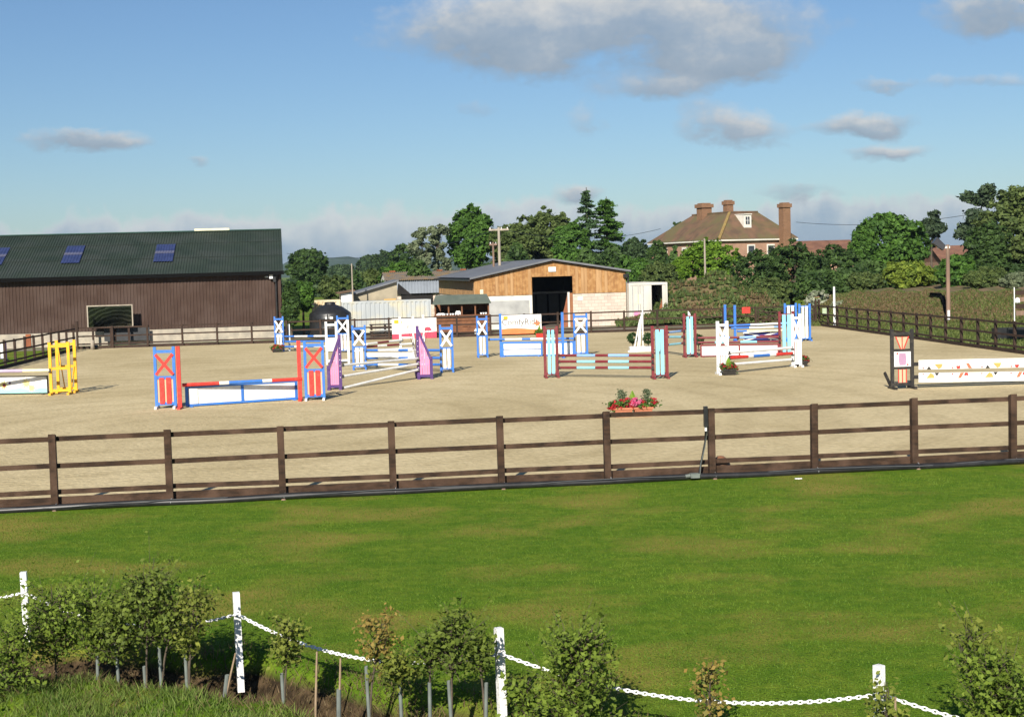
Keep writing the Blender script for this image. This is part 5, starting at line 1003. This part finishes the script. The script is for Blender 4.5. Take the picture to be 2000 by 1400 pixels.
weeds('rough_scrub', F_OLIVE, pm[s2], None, .24, 8, 'olive scrub growing over the mound right of the white container'); weeds('brown_scrub', F_DRY, pm[~s2], None, .2, 9, 'brown dead weeds over the mound right of the white container')
# hills
HILLM = mat('wooded_hill', (.03, .055, .03), (.045, .075, .035), .02, .95, c3=(.07, .11, .04), scale3=.006)
b = MB(); n = 120; R0 = []
prof = []
for i in range(n + 1):
    x_ = -1800 + i * 30; 
    h = 12 + 10 * math.sin(x_ * .004 + 1) + 6 * math.sin(x_ * .013) + 1.6 * math.sin(x_ * .11) + 1.2 * math.sin(x_ * .31 + 2)
    u_ = x_ / 2500 * FPX + 1000
    if 560 < u_ < 720: h = 33 + 1.5 * math.sin(x_ * .05) + 1.3 * math.sin(x_ * .3)
    elif 720 <= u_ < 1400: h = 24 + 2 * math.sin(x_ * .05)
    prof.append((x_, h))
for (x_, h) in prof: b.v += [(x_, 2300, -2), (x_, 2420, h * .75), (x_, 2500, h), (x_, 2800, h * .5)]
for i in range(n):
    for k in range(3): b.f.append((i * 4 + k, (i + 1) * 4 + k, (i + 1) * 4 + k + 1, i * 4 + k + 1)); b.m.append(0)
tag(b.build('hills', HILLM), kind='structure')

# ------------------------------------------------------------------ trees
def blobs_for(rx, ry, rz, k, seed, shape='round'):
    rg_ = random.Random(seed); out = []
    if shape == 'round':
        out.append((0, 0, 0, rx * .8, ry * .8, rz * .82)); k = k + 4
        for i in range(k):
            a_ = 2 * math.pi * (i + rg_.random() * .5) / k; q = rg_.uniform(.6, .84); s = rg_.uniform(.16, .32); out.append((rx * q * math.cos(a_), -ry * rg_.uniform(0, .5), rz * q * math.sin(a_), rx * s, ry * s * 1.3, rz * s))
        for i in range(k // 2): out.append((rx * rg_.uniform(-.5, .5), -ry * .6, rz * rg_.uniform(-.6, .5), rx * .28, ry * .28, rz * .26))
    elif shape == 'cone':
        for i in range(k):
            t = i / (k - 1); w_ = 1 - t * .88; out.append((rx * rg_.uniform(-.12, .12) , 0, -rz + 2 * rz * t, rx * w_ * rg_.uniform(.7, 1.1), ry * w_, rz / k * 1.3))
    elif shape == 'loose':
        for i in range(k): 
            t = rg_.random(); out.append((rx * rg_.uniform(-.8, .8) * (1 - .5 * t), ry * rg_.uniform(-.5, .5), -rz + 2 * rz * t, rx * rg_.uniform(.18, .34), ry * .3, rz * rg_.uniform(.12, .2)))
    return out
def tree(name, label, px_, wpx, yt, yb, Y, m, n=6000, leaf=.28, shape='round', k=8, seed=None, group=None, clumps=None, cs=.16, cat='tree', ground=0.0, trunk=True, dpt=.8, lean=0):
    seed = seed or int(px_ * 7 + yt); top = P(px_, yt, Y); bot = P(px_, yb, Y); rx = wpx / 2 * Y / FPX; rz = (top.z - bot.z) / 2; cz = (top.z + bot.z) / 2
    e = E(name, (top.x, Y, ground), 0, label, cat, group); ry = rx * dpt; L0 = cz - ground
    bl = [(x, y, z + L0, a, b_, c) for x, y, z, a, b_, c in blobs_for(rx * .95, ry, rz * .95, k, seed, shape)]
    n = int(n * 1.7); leaf = leaf * .74; c, o_, t_ = crown_pts(bl, n, seed, clumps or max(60, n // 42), cs * (.62 if shape == 'round' else 1.0)); keep = c[:, 2] > .05; c, o_, t_ = c[keep], o_[keep], t_[keep]
    sz = np.random.default_rng(seed).uniform(.6, 1.25, len(c)) * leaf; leaves('crown', m, e, c, o_, sz, t_, seed)
    if trunk:
        tr = max(.06, rx * .07); b = MB().tube([(lean, 0, -.3), (0, 0, max(.5, L0 - rz)), (.1 * rx, 0, L0 + rz * .3)], [tr * 1.3, tr, tr * .35], 8)
        rg_ = random.Random(seed)
        for i in range(6):
            bx = bl[rg_.randrange(len(bl))]; z0_ = max(.4, L0 - rz * rg_.uniform(.2, .9)); b.tube([(0, 0, z0_), (bx[0] * .5, bx[1] * .5, (z0_ + bx[2]) / 2 + .1), (bx[0], bx[1], max(bx[2], z0_ + .1))], [tr * .5, tr * .3, tr * .1], 5)
        b.build('trunk', BARK, e, True)
    return e
GT = 'trees behind the farm buildings'
tree('oak_tree', 'round dark green tree standing alone right of the brown barn', 600, 84, 480, 556, 190, F_DARK, 9000, .42, group=GT, k=9)
tree('hawthorn_bush', 'light green bush beside the corner of the brown barn', 590, 60, 546, 612, 96, F_MID, 4500, .2, cat='bush', seed=31)
tree('hawthorn_bush', 'olive bush behind the cream container', 655, 90, 538, 590, 118, F_OLIVE, 4500, .24, cat='bush', seed=32)
tree('hawthorn_bush', 'dark narrow bush against the end of the brown barn', 566, 34, 546, 650, 93, F_DARK, 3500, .2, cat='bush', seed=33)
for i, (x_, w_, yt, yb, Y, m, lb) in enumerate(((725, 60, 524, 575, 130, F_OLIVE, 'olive bush above the grey roofed low shed'), (775, 80, 508, 570, 128, F_MID, 'dark hedge bush left of the sparse poplar'), (690, 50, 536, 580, 140, F_FAR, 'small far bush above the white cabin'),
    (668, 60, 517, 545, 420, F_FAR, 'distant tree below the blue hill, left one'), (720, 60, 497, 545, 380, F_FAR, 'distant tree below the blue hill, right one'), (752, 56, 488, 545, 300, F_FAR, 'distant dark tree left of the tall dark clump'), (790, 74, 472, 540, 240, F_DARK, 'tall dark clump of tree left of the sparse poplar'), (640, 90, 530, 548, 360, F_FAR, 'far low hedgerow tree above the field'))):
    tree('hedgerow_tree', lb, x_, w_, yt, yb, Y, m, 4500, .26 * Y / 130, seed=40 + i, group='distant hedgerow trees', dpt=.6)
tree('poplar_tree', 'sparse grey green poplar left of the round dark tree', 852, 56, 412, 525, 135, F_GREY, 3400, .26, 'loose', 16, group=GT, cs=.32, clumps=80)
tree('poplar_tree', 'low sparse grey green poplar at the left end of the tall trees', 822, 54, 446, 535, 132, F_GREY, 3200, .26, 'loose', 14, group=GT, cs=.32, clumps=80)
tree('maple_tree', 'tall round deep green tree behind the telegraph pole', 916, 104, 396, 535, 138, F_MID, 12000, .3, k=10, group=GT)
tree('willow_tree', 'broad olive tree right of the telegraph pole', 1000, 110, 430, 535, 130, F_OLIVE, 9000, .26, k=9, group=GT)
tree('willow_tree', 'tallest olive tree left of the conifer', 1068, 120, 402, 530, 134, F_OLIVE, 10000, .26, k=9, group=GT)
tree('willow_tree', 'olive tree behind the ridge of the timber barn', 1115, 90, 430, 540, 126, F_MID, 7000, .25, k=8, group=GT, seed=55)
def conifer(px_, wpx, yt, yb, Y, m, label, seed, arms=30, pw=.7):
    top = P(px_, yt, Y); bot = P(px_, yb, Y); Hh = top.z; rx = wpx / 2 * Y / FPX; e = E('conifer_tree', (top.x, Y, 0), 0, label, 'tree', GT); rg_ = np.random.default_rng(seed)
    C_, O_, T_ = [], [], []; z0_ = bot.z; b = MB().tube([(0, 0, 0), (0, 0, Hh)], [.3, .03], 7)
    for i in range(arms * 3):
        t = (i / (arms * 3)) ** .85; z = z0_ + (Hh - .3 - z0_) * t; an = rg_.uniform(0, 6.28); ln = rx * (1 - t) ** pw * rg_.uniform(.5, 1.15) + .25; dx, dy = math.cos(an) * ln, math.sin(an) * ln
        if i % 3 == 0: b.tube([(0, 0, z), (dx * .8, dy * .8, z + .1 * ln)], [.05, .01], 4, cap=False)
        n = int(40 + 75 * ln); s = rg_.uniform(.1, 1, n); c = np.stack([dx * s, dy * s, z + .12 * ln * s - .25 * (s ** 2) * ln * .4], 1) + rg_.normal(0, 1, (n, 3)) * np.array([.13, .13, .05]) * (.5 + ln * .35); C_.append(c); O_.append(np.tile([dx * .2, dy * .2, .9], (n, 1))); T_.append(np.clip(rg_.uniform(.2, .8) + rg_.normal(0, .15, n), 0, 1))
    b.build('trunk', BARK, e); c = np.vstack(C_); leaves('crown', m, e, c, np.vstack(O_), rg_.uniform(.09, .2, len(c)), np.concatenate(T_), seed, .4)
conifer(1145, 62, 366, 520, 128, F_SPRUCE, 'tallest dark spruce with a thin broken tip', 61, 26)
conifer(1184, 66, 384, 530, 129, F_MID, 'broader lighter green conifer right of the spruce', 62, 36, .38)
tree('hedgerow_tree', 'round dark tree between the conifers and the brick house', 1240, 60, 462, 520, 165, F_FAR, 4500, .32, seed=71, group=GT)
tree('hedgerow_tree', 'dark tree touching the left corner of the brick house', 1282, 46, 470, 540, 158, F_DARK, 4000, .3, seed=72, group=GT)
tree('hedgerow_tree', 'small dark tree showing above the left slope of the house roof', 1330, 40, 430, 480, 185, F_DARK, 2600, .32, seed=73, group=GT)
for i, (x_, w_, yt, yb, Y, m, lb, lf) in enumerate(((1170, 130, 496, 560, 118, F_DARK, 'dark shrub behind the right slope of the timber barn', .22), (1235, 90, 500, 565, 116, F_MID, 'green shrub above the white container', .22), (1285, 80, 510, 570, 114, F_OLIVE, 'olive shrub between the white container and the mound', .2),
    (1385, 136, 462, 552, 120, F_BRIGHT, 'bright green bush before the brick house', .22), (1330, 50, 500, 550, 119, F_BRIGHT, 'small bright green bush under the left house window', .2),
    (1475, 130, 484, 602, 110, F_DARK, 'dark bush right of the mound', .2), (1545, 150, 464, 600, 112, F_DARK, 'tall dark bush hiding the right end of the house', .22), (1630, 135, 473, 592, 113, F_DARK, 'dark bush before the red roofed outbuilding', .22), (1500, 90, 540, 606, 105, F_OLIVE, 'low olive bush behind the gate', .18),
    (1775, 120, 505, 572, 100, F_YEL, 'yellow green bush on top of the bank', .19), (1690, 80, 528, 572, 101, F_OLIVE, 'small olive bush on the bank left of the yellow green one', .18), (1868, 90, 494, 572, 96, F_MID, 'green bush on the bank behind the floodlight pole', .19), (1920, 90, 520, 570, 92, F_OLIVE, 'olive bush on the bank beneath the dark pine', .18), (1990, 80, 530, 570, 90, F_GREY, 'grey green scrub at the right end of the bank', .16))):
    tree('shrub', lb, x_, w_, yt, yb, Y, m, 6500, lf, seed=80 + i, cat='bush', group='shrubs behind the arena', k=8)
for i, (x_, w_, yt, yb, lb) in enumerate(((1595, 60, 566, 612, 'white flowering scrub at the left end of the bank'), (1640, 50, 585, 622, 'low white flowering scrub behind the far right fence corner'))):
    tree('flowering_scrub', lb, x_, w_, yt, yb, 93.5 - i * 2, F_WHITEF, 2600, .12, seed=99 + i, cat='bush', trunk=False)
tree('lime_tree', 'big dense green tree right of the brick house', 1735, 165, 412, 540, 118, F_MID, 14000, .25, k=11, seed=110, group=GT)
tree('lime_tree', 'green tree crown adjoining the big dense tree, left side', 1685, 60, 440, 530, 116, F_MID, 4500, .24, k=7, seed=111, group=GT)
tree('pine_tree', 'dark flat topped pine behind the big dense tree', 1818, 66, 414, 500, 130, F_PINE, 4500, .26, 'loose', 14, seed=112, group=GT, cs=.35)
tree('pine_tree', 'dark spreading pine left of the tallest right hand tree', 1912, 96, 366, 470, 116, F_PINE, 6500, .26, 'loose', 16, seed=113, group=GT, cs=.32)
tree('sycamore_tree', 'tallest olive green tree at the right edge', 1990, 190, 352, 560, 108, F_OLIVE, 17000, .24, k=12, seed=114, group=GT)
tree('sycamore_tree', 'dark green tree below the spreading pine', 1925, 100, 430, 560, 105, F_DARK, 8000, .22, k=8, seed=115, group=GT)
# undergrowth masses that close the gaps beneath the crowns
ug = np.random.default_rng(77)
def hedge(name, label, pxa, pxb, yt, Y, m, n, hs, seed, z0=0):
    a = P(pxa, yt, Y); b_ = P(pxb, yt, Y); rg_ = np.random.default_rng(seed); t = rg_.random(n); hgt = max(a.z, .8) - z0
    x_ = a.x + (b_.x - a.x) * t; top = hgt * (.72 + .16 * np.sin(x_ * .9 + seed) + .1 * np.sin(x_ * 2.3)); z = z0 + top * rg_.random(n) ** .7; y_ = Y + rg_.uniform(-1, 1, n) * 1.4 * (1 - .5 * (z - z0) / hgt)
    c = np.stack([x_, y_, z], 1); o = leaves(name, m, None, c, np.tile([0, -.7, .5], (n, 1)), rg_.uniform(.5, 1.2, n) * hs, np.clip(.5 + .3 * np.sin(x_ * 1.7 + z * 2) + rg_.normal(0, .15, n), 0, 1), seed); tag(o, label, 'undergrowth', kind='stuff')
hedge('undergrowth', 'dark undergrowth beneath the trees behind the timber barn', 930, 1320, 474, 124, F_DARK, 18000, .26, 1)
hedge('undergrowth', 'dark undergrowth behind the sheds left of the timber barn', 690, 960, 510, 124, F_DARK, 9000, .26, 2)
hedge('undergrowth', 'dark undergrowth along the top of the weedy bank', 1560, 2060, 508, 106, F_DARK, 22000, .22, 3, 1.6)
hedge('undergrowth', 'far dark hedge line across the fields', 540, 1000, 536, 260, F_FAR, 9000, .6, 4)
hedge('undergrowth', 'rough green growth behind the gate in the far fence', 1310, 1620, 606, 98, F_OLIVE, 9000, .16, 5)

# ------------------------------------------------------------------ white posts and chain
GP = 'white posts of the chain fence on the lawn'
plab = ['white post beyond the left edge holding the chain', 'white post at the far left behind the hedge saplings', 'clean white post between the hedge saplings and the orange tinged sapling', 'chipped white post in the middle, left of the big bush', 'chipped white post at the lower right', 'white post beyond the right edge holding the chain']
att = []
for i, p_ in enumerate(WP):
    hh_ = [.78, .80, .78, .82, .80, .8][i]; zg = -.25 if i < 4 else -.1; e = E('chain_post', (p_.x, p_.y, 0), R(8 * i), plab[i], 'post', GP); m = CHIP if i in (3, 4) else PLAST
    w_ = .034; ln = [-.01, -.012, -.012, -.015, -.004, 0][i]
    b = MB(); lo = [(-w_, -w_, zg), (w_, -w_, zg), (w_, w_, zg), (-w_, w_, zg)]; hi = [(x_ + ln, y_, hh_) for x_, y_, _ in lo]
    for k in range(4): b.poly([lo[k], lo[(k + 1) % 4], hi[(k + 1) % 4], hi[k]])
    b.poly(hi); b.build('post_shaft', m, e)
    MB().tube([(.0 + .02 * math.cos(t), -.05, hh_ * .74 + .02 * math.sin(t)) for t in [k * .8 for k in range(9)]], .005, 5, cap=False).build('eye_hook', PLAST, e); att.append(Vector((p_.x, p_.y - .05, hh_ * .74 - .01)))
def link(b, c, d, up, L_=.028, w_=.0155, r_=.007):
    s = d.cross(up).normalized(); N_ = 10; n0 = len(b.v)
    for k in range(N_):
        a_ = 2 * math.pi * k / N_; ca_, sa_ = math.cos(a_), math.sin(a_); ctr = c + d * (L_ * ca_) + s * (w_ * sa_); rd = (d * ca_ + s * sa_).normalized(); nn_ = d.cross(s).normalized()
        for j in range(5): q = 2 * math.pi * j / 5; b.v.append(tuple(ctr + (rd * math.cos(q) + nn_ * math.sin(q)) * r_))
    for k in range(N_):
        for j in range(5): b.f.append((n0 + k * 5 + j, n0 + ((k + 1) % N_) * 5 + j, n0 + ((k + 1) % N_) * 5 + (j + 1) % 5, n0 + k * 5 + (j + 1) % 5)); b.m.append(0)
clab = ['left edge', 'behind the hedge saplings', 'between the clean and the chipped post', 'from the middle chipped post to the lower right post', 'from the lower right post out of the photo']
for i in range(5):
    a_, c_ = att[i], att[i + 1]; sag = [.2, .24, .25, .22, .22][i]; Lc = (c_ - a_).length * 1.04; n = int(Lc / .041); b = MB(); pts = []
    for k in range(n + 1): t = k / n; q = a_.lerp(c_, t); q.z -= sag * 4 * t * (1 - t); pts.append(q)
    for k in range(n): d = (pts[k + 1] - pts[k]).normalized(); link(b, (pts[k] + pts[k + 1]) / 2, d, Vector((0, 0, 1)) if k % 2 else Vector((0, .8, .6)).cross(d))
    o = b.build('plastic_chain', PLAST, None, True); tag(o, 'white plastic link chain hanging ' + clab[i], 'chain', 'white chains between the white posts')

# ------------------------------------------------------------------ hedge saplings
GS = 'young hedge saplings along the bank'
def sapling(px_, pyb, Y, cx, wpx, yt, yb, m, label, n=1500, leaf=.022, guard=True, stake=False, seed=1, k=7, gh=.5, shape='round', cs=.2):
    base = P(px_, pyb, Y); zb_ = gz(base.x, base.y) if pyb < 1398 else min(base.z, 0); bx, by = base.x, base.y; e = E('hedge_sapling', (bx, by, zb_), 0, label, 'sapling', GS)
    top = P(cx, yt, Y); bot = P(cx, yb, Y); rx = wpx / 2 * Y / FPX; rz = (top.z - bot.z) / 2; c0 = Vector((top.x - bx, 0, (top.z + bot.z) / 2 - zb_)); rg_ = random.Random(seed)
    stem_top = c0 + Vector((0, 0, rz * .8))
    bl = [(x_ + c0.x, y_ + c0.y, z_ + c0.z, a_, b_, c_) for x_, y_, z_, a_, b_, c_ in blobs_for(rx, rx * .8, rz, k, seed, shape)]
    b = MB().tube([(0, 0, 0), (c0.x * .3, 0, max(.1, (c0.z - rz) * .8)), tuple(c0), tuple(stem_top)], [.011, .01, .007, .002], 6)
    for i in range(10):
        q = bl[rg_.randrange(len(bl))]; s0 = Vector((c0.x * .6, 0, max(.12, c0.z - rz * rg_.uniform(.0, .9)))); b.tube([tuple(s0), ((s0.x + q[0]) / 2, q[1] / 2, (s0.z + q[2]) / 2 + .03), (q[0] + q[3] * .5, q[1], q[2] + q[5] * .7)], [.006, .004, .0015], 4, cap=False)
    b.build('stem', BARK, e)
    rn = np.random.default_rng(seed); C_, O_, T_ = [], [], []; tw = MB(); n = int(n * .52); leaf = leaf * 1.12; ns_ = max(10, n // 20); sz0 = 0
    for i in range(ns_):
        t0 = rn.random(); st = np.array([c0.x * .8 + rn.normal(0, rx * .15), rn.normal(0, rx * .15), c0.z - rz * .95 + 1.5 * rz * t0]); an = rn.uniform(0, 6.28); up = rn.uniform(.25, 1.3)
        d = np.array([math.cos(an), math.sin(an), up]); d /= np.linalg.norm(d); wd = rx * 1.4 * (1.0 - .3 * t0); ln = min(wd / max(.35, abs(d[0]) + .15), (c0.z + rz * 1.05 - st[2]) / max(.2, d[2])) * rn.uniform(.4, 1.05); ln = max(.04, ln * (1.3 if rn.random() < .2 else 1))
        en = st + d * ln + np.array([0, 0, -.06 * ln]); tw.tube([tuple(st), tuple((st + en) / 2 + np.array([0, 0, .03 * ln])), tuple(en)], [.0035, .0025, .001], 4, cap=False)
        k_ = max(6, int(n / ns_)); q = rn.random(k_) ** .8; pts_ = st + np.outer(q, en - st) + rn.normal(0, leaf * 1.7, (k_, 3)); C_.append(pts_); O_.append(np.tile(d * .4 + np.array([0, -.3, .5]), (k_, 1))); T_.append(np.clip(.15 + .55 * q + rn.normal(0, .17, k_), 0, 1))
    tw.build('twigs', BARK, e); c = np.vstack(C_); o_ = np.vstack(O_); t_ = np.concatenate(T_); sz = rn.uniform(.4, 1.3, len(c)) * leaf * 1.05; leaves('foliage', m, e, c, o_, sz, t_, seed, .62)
    if guard:
        lx = rg_.uniform(-.02, .02); b = MB(); b.tube([(0, 0, -.1), (lx, .0, gh)], .017, 10, cap=False); b.build('tree_guard', GUARD, e, True)
    if stake: MB().tube([(.035, .02, 0), (.05, .02, gh * 1.25)], .012, 6).build('stake', STAKE, e)
    return e
SP = [  # px, py base, Y, crown cx, w, ytop, ybot, mat, label, n, guard, gh, k
 (20, 1390, 14.4, 20, 120, 1195, 1390, F_NEAR, 'leafy sapling filling the lower left corner', 3600, False, .4),
 (110, 1310, 14.9, 100, 150, 1140, 1300, F_NEAR, 'broad light green sapling behind the left white post', 4600, False, .4),
 (190, 1312, 14.75, 185, 100, 1145, 1290, F_NEAR, 'light green sapling left of the tallest dark one', 3000, True, .35),
 (232, 1330, 14.55, 225, 110, 1160, 1295, F_NEARD, 'dark low sapling beside the tallest one', 3200, True, .42),
 (285, 1338, 14.5, 285, 130, 1105, 1270, F_NEARD, 'tallest dark sapling in the left clump', 4800, True, .42),
 (316, 1352, 14.35, 335, 90, 1150, 1270, F_NEARD, 'dark sapling with a two tone guard right of the tallest one', 2200, True, .42),
 (366, 1358, 14.25, 385, 100, 1140, 1245, F_NEARY, 'thin yellow green sapling before the chain', 1100, True, .42),
 (370, 1358, 14.2, 372, 44, 1210, 1290, F_NEARY, 'narrow yellow green sapling with leafy stem', 900, False, .3),
 (555, 1388, 13.75, 562, 58, 1196, 1310, F_NEARY, 'narrow yellow green sapling right of the clean white post', 1500, True, .36),
 (722, 1410, 13.3, 738, 78, 1200, 1315, F_AUT, 'orange tinged sapling with a tall grey guard', 1300, True, .52),
 (785, 1415, 13.1, 775, 76, 1270, 1345, F_NEARY, 'low yellowing sapling right of the orange tinged one', 1200, True, .4),
 (840, 1418, 13.0, 840, 70, 1235, 1325, F_NEARD, 'small dark sapling with scattered leaves', 1000, True, .4),
 (883, 1420, 12.9, 880, 130, 1185, 1335, F_NEARD, 'tall dark open sapling left of the middle chipped post', 2600, True, .42),
 (948, 1425, 12.8, 935, 60, 1240, 1330, F_NEARD, 'slight dark sapling touching the middle chipped post', 900, True, .42),
 (1010, 1440, 12.6, 1030, 70, 1320, 1440, F_NEAR, 'low green sapling right of the middle chipped post', 1300, False, .3),
 (1130, 1440, 12.2, 1130, 145, 1208, 1440, F_NEAR, 'big dense green bush sapling in front of the chain', 7500, False, .3),
 (1385, 1450, 12.0, 1385, 76, 1290, 1420, F_AUT, 'small orange yellow sapling below the chain', 800, False, .3),
 (1725, 1450, 11.3, 1735, 60, 1330, 1440, F_NEARY, 'thin yellow green sapling beside the lower right post', 600, False, .3),
 (1930, 1450, 11.2, 1950, 150, 1265, 1450, F_NEAR, 'large light green sapling at the lower right edge', 4600, False, .3),
 (1905, 1440, 11.4, 1890, 130, 1195, 1330, F_NEARY, 'sparse tall shoots above the lower right sapling', 500, False, .3),
]
for i, s in enumerate(SP):
    sapling(s[0], s[1], s[2], s[3], s[4], s[5], s[6], s[7], s[8], n=s[9], guard=s[10], gh=s[11], seed=200 + i, shape='loose' if s[9] < 1301 else 'round', k=12 if s[9] < 1301 else 8, cs=.34 if s[9] < 1301 else .24)
for i, (x_, yb, yt, Y, lb) in enumerate(((615, 1390, 1272, 13.6, 'bare pale stake left of the leaning guard'), (661, 1405, 1285, 13.4, 'bare pale stake rising from a grey guard'), (436, 1358, 1275, 14.2, 'pale stake leaning toward the clean white post'), (1745, 1415, 1360, 11.2, 'short stake at the lower right'))):
    b_ = P(x_, yb, Y); t_ = P(x_ + (24 if i == 2 else 4), yt, Y); zb_ = min(0, b_.z) - .1; e = E('planting_stake', (b_.x, b_.y, 0), 0, lb, 'stake', 'bare planting stakes on the bank')
    MB().tube([(0, 0, zb_), (t_.x - b_.x, 0, t_.z)], [.013, .009], 6).build('stake_shaft', STAKE, e)
    if i in (1, 2): MB().tube([(0, 0, zb_), ((t_.x - b_.x) * .35, 0, t_.z * .42)], .022, 8, cap=False).build('tree_guard', GUARD, e)

# ------------------------------------------------------------------ grass
def blades(name, label, m, n, region, hmin, hmax, wd, seed, lean=.5, zf=True):
    rg_ = np.random.default_rng(seed); y = region(rg_, n); x_, y_ = y; ok = np.ones(len(x_), bool)
    if zf: z = np.array([gz(a_, b_) if b_ < 19.5 else 0.0 for a_, b_ in zip(x_, y_)])
    else: z = np.zeros(len(x_))
    nn_ = len(x_); h = rg_.uniform(hmin, hmax, nn_); an = rg_.uniform(0, 6.28, nn_); p = np.stack([x_, y_, z - .005], 1); dx = np.stack([np.cos(an), np.sin(an), np.zeros(nn_)], 1) * wd
    ln = rg_.normal(0, lean, (nn_, 3)) * h[:, None]; ln[:, 2] = h; patch = .45 + .1 * np.sin(x_ * .8 + 2 * np.sin(y_ * .5)) + .09 * np.sin(y_ * 1.3 + x_ * 1.5) + .13 * np.sin(x_ * 2.9 + y_ * 4.1 + 2 * np.sin(x_ * 1.3)) * np.sin(y_ * 3.3 - x_ * 1.9)
    v = np.stack([p - dx, p + dx, p + ln], 1).reshape(-1, 3); o = numesh(name, v, 3, np.clip(patch + rg_.normal(0, .2, nn_), 0, 1), m); tag(o, label, 'grass', kind='stuff')
def lawn_reg(rg_, n):
    y_ = 11 + 16.5 * rg_.random(n) ** 1.15; x_ = rg_.uniform(-1, 1, n) * (y_ * .36 + 1.2); d = (Vector((0, 0, 0)))
    yl = N0.y + (x_ - N0.x) * nd.y / nd.x - .3; k = y_ < yl
    z_ok = np.array([b_ > 17 or gz(a_, b_) > -.06 for a_, b_ in zip(x_, y_)]); k &= z_ok; return x_[k], y_[k]
blades('lawn_grass', 'short mown grass of the lawn before the arena', F_GRASS, 260000, lawn_reg, .012, .034, .006, 1)
def bank_reg(rg_, n):
    y_ = rg_.uniform(8.5, 15.2, n); x_ = rg_.uniform(-1, 1, n) * (y_ * .36 + 1.0); out = []
    for a_, b_ in zip(x_, y_):
        # in front of the ditch
        yd_ = np.interp(a_, [p[0] for p in DIT], [p[1] for p in DIT]); out.append(b_ < yd_ - .38 + .16 * math.sin(a_ * 5) + (.3 if a_ > -1.6 else 0) and (math.sin(a_ * 2.3 + b_ * 1.7) + math.sin(a_ * 5.1 - b_ * 3.3) + rg_.normal(0, .6)) > -.9)
    k = np.array(out); return x_[k], y_[k]
blades('rough_grass', 'long rough grass tufts on the bank below the saplings', F_ROUGH, 120000, bank_reg, .03, .12, .006, 2, .55)
def dit_reg(rg_, n):
    t = rg_.random(n); y0_ = []; x_ = rg_.uniform(-6.5, 1.5, n); yd_ = np.interp(x_, [p[0] for p in DIT], [p[1] for p in DIT]); y_ = yd_ + rg_.normal(0, .42, n); return x_, y_
blades('dead_grass', 'brown dead grass hanging in the ditch under the chain', F_DRY, 22000, dit_reg, .03, .12, .006, 3, .6)
blades('dead_grass', 'dry straw coloured grass on the bank below the saplings', F_DRY, 30000, bank_reg, .02, .09, .006, 4, .7)
# ------------------------------------------------------------------ haze
hz = MB().box(-2100, 2100, -60, 3000, -3.5, 40).build('haze', None or mat('haze_tmp', (1, 1, 1))); hm = bpy.data.materials.new('haze_air'); hm.use_nodes = True; N = hm.node_tree.nodes; L = hm.node_tree.links; N.clear()
ho = N.new('ShaderNodeOutputMaterial'); vo = N.new('ShaderNodeVolumePrincipled'); vo.inputs['Color'].default_value = (.62, .76, .92, 1); vo.inputs['Density'].default_value = .00012; vo.inputs['Anisotropy'].default_value = .2; L.new(vo.outputs[0], ho.inputs['Volume'])
hz.data.materials.clear(); hz.data.materials.append(hm); tag(hz, kind='stuff')
for o in bpy.data.objects:
    if '_f' in o: del o['_f']
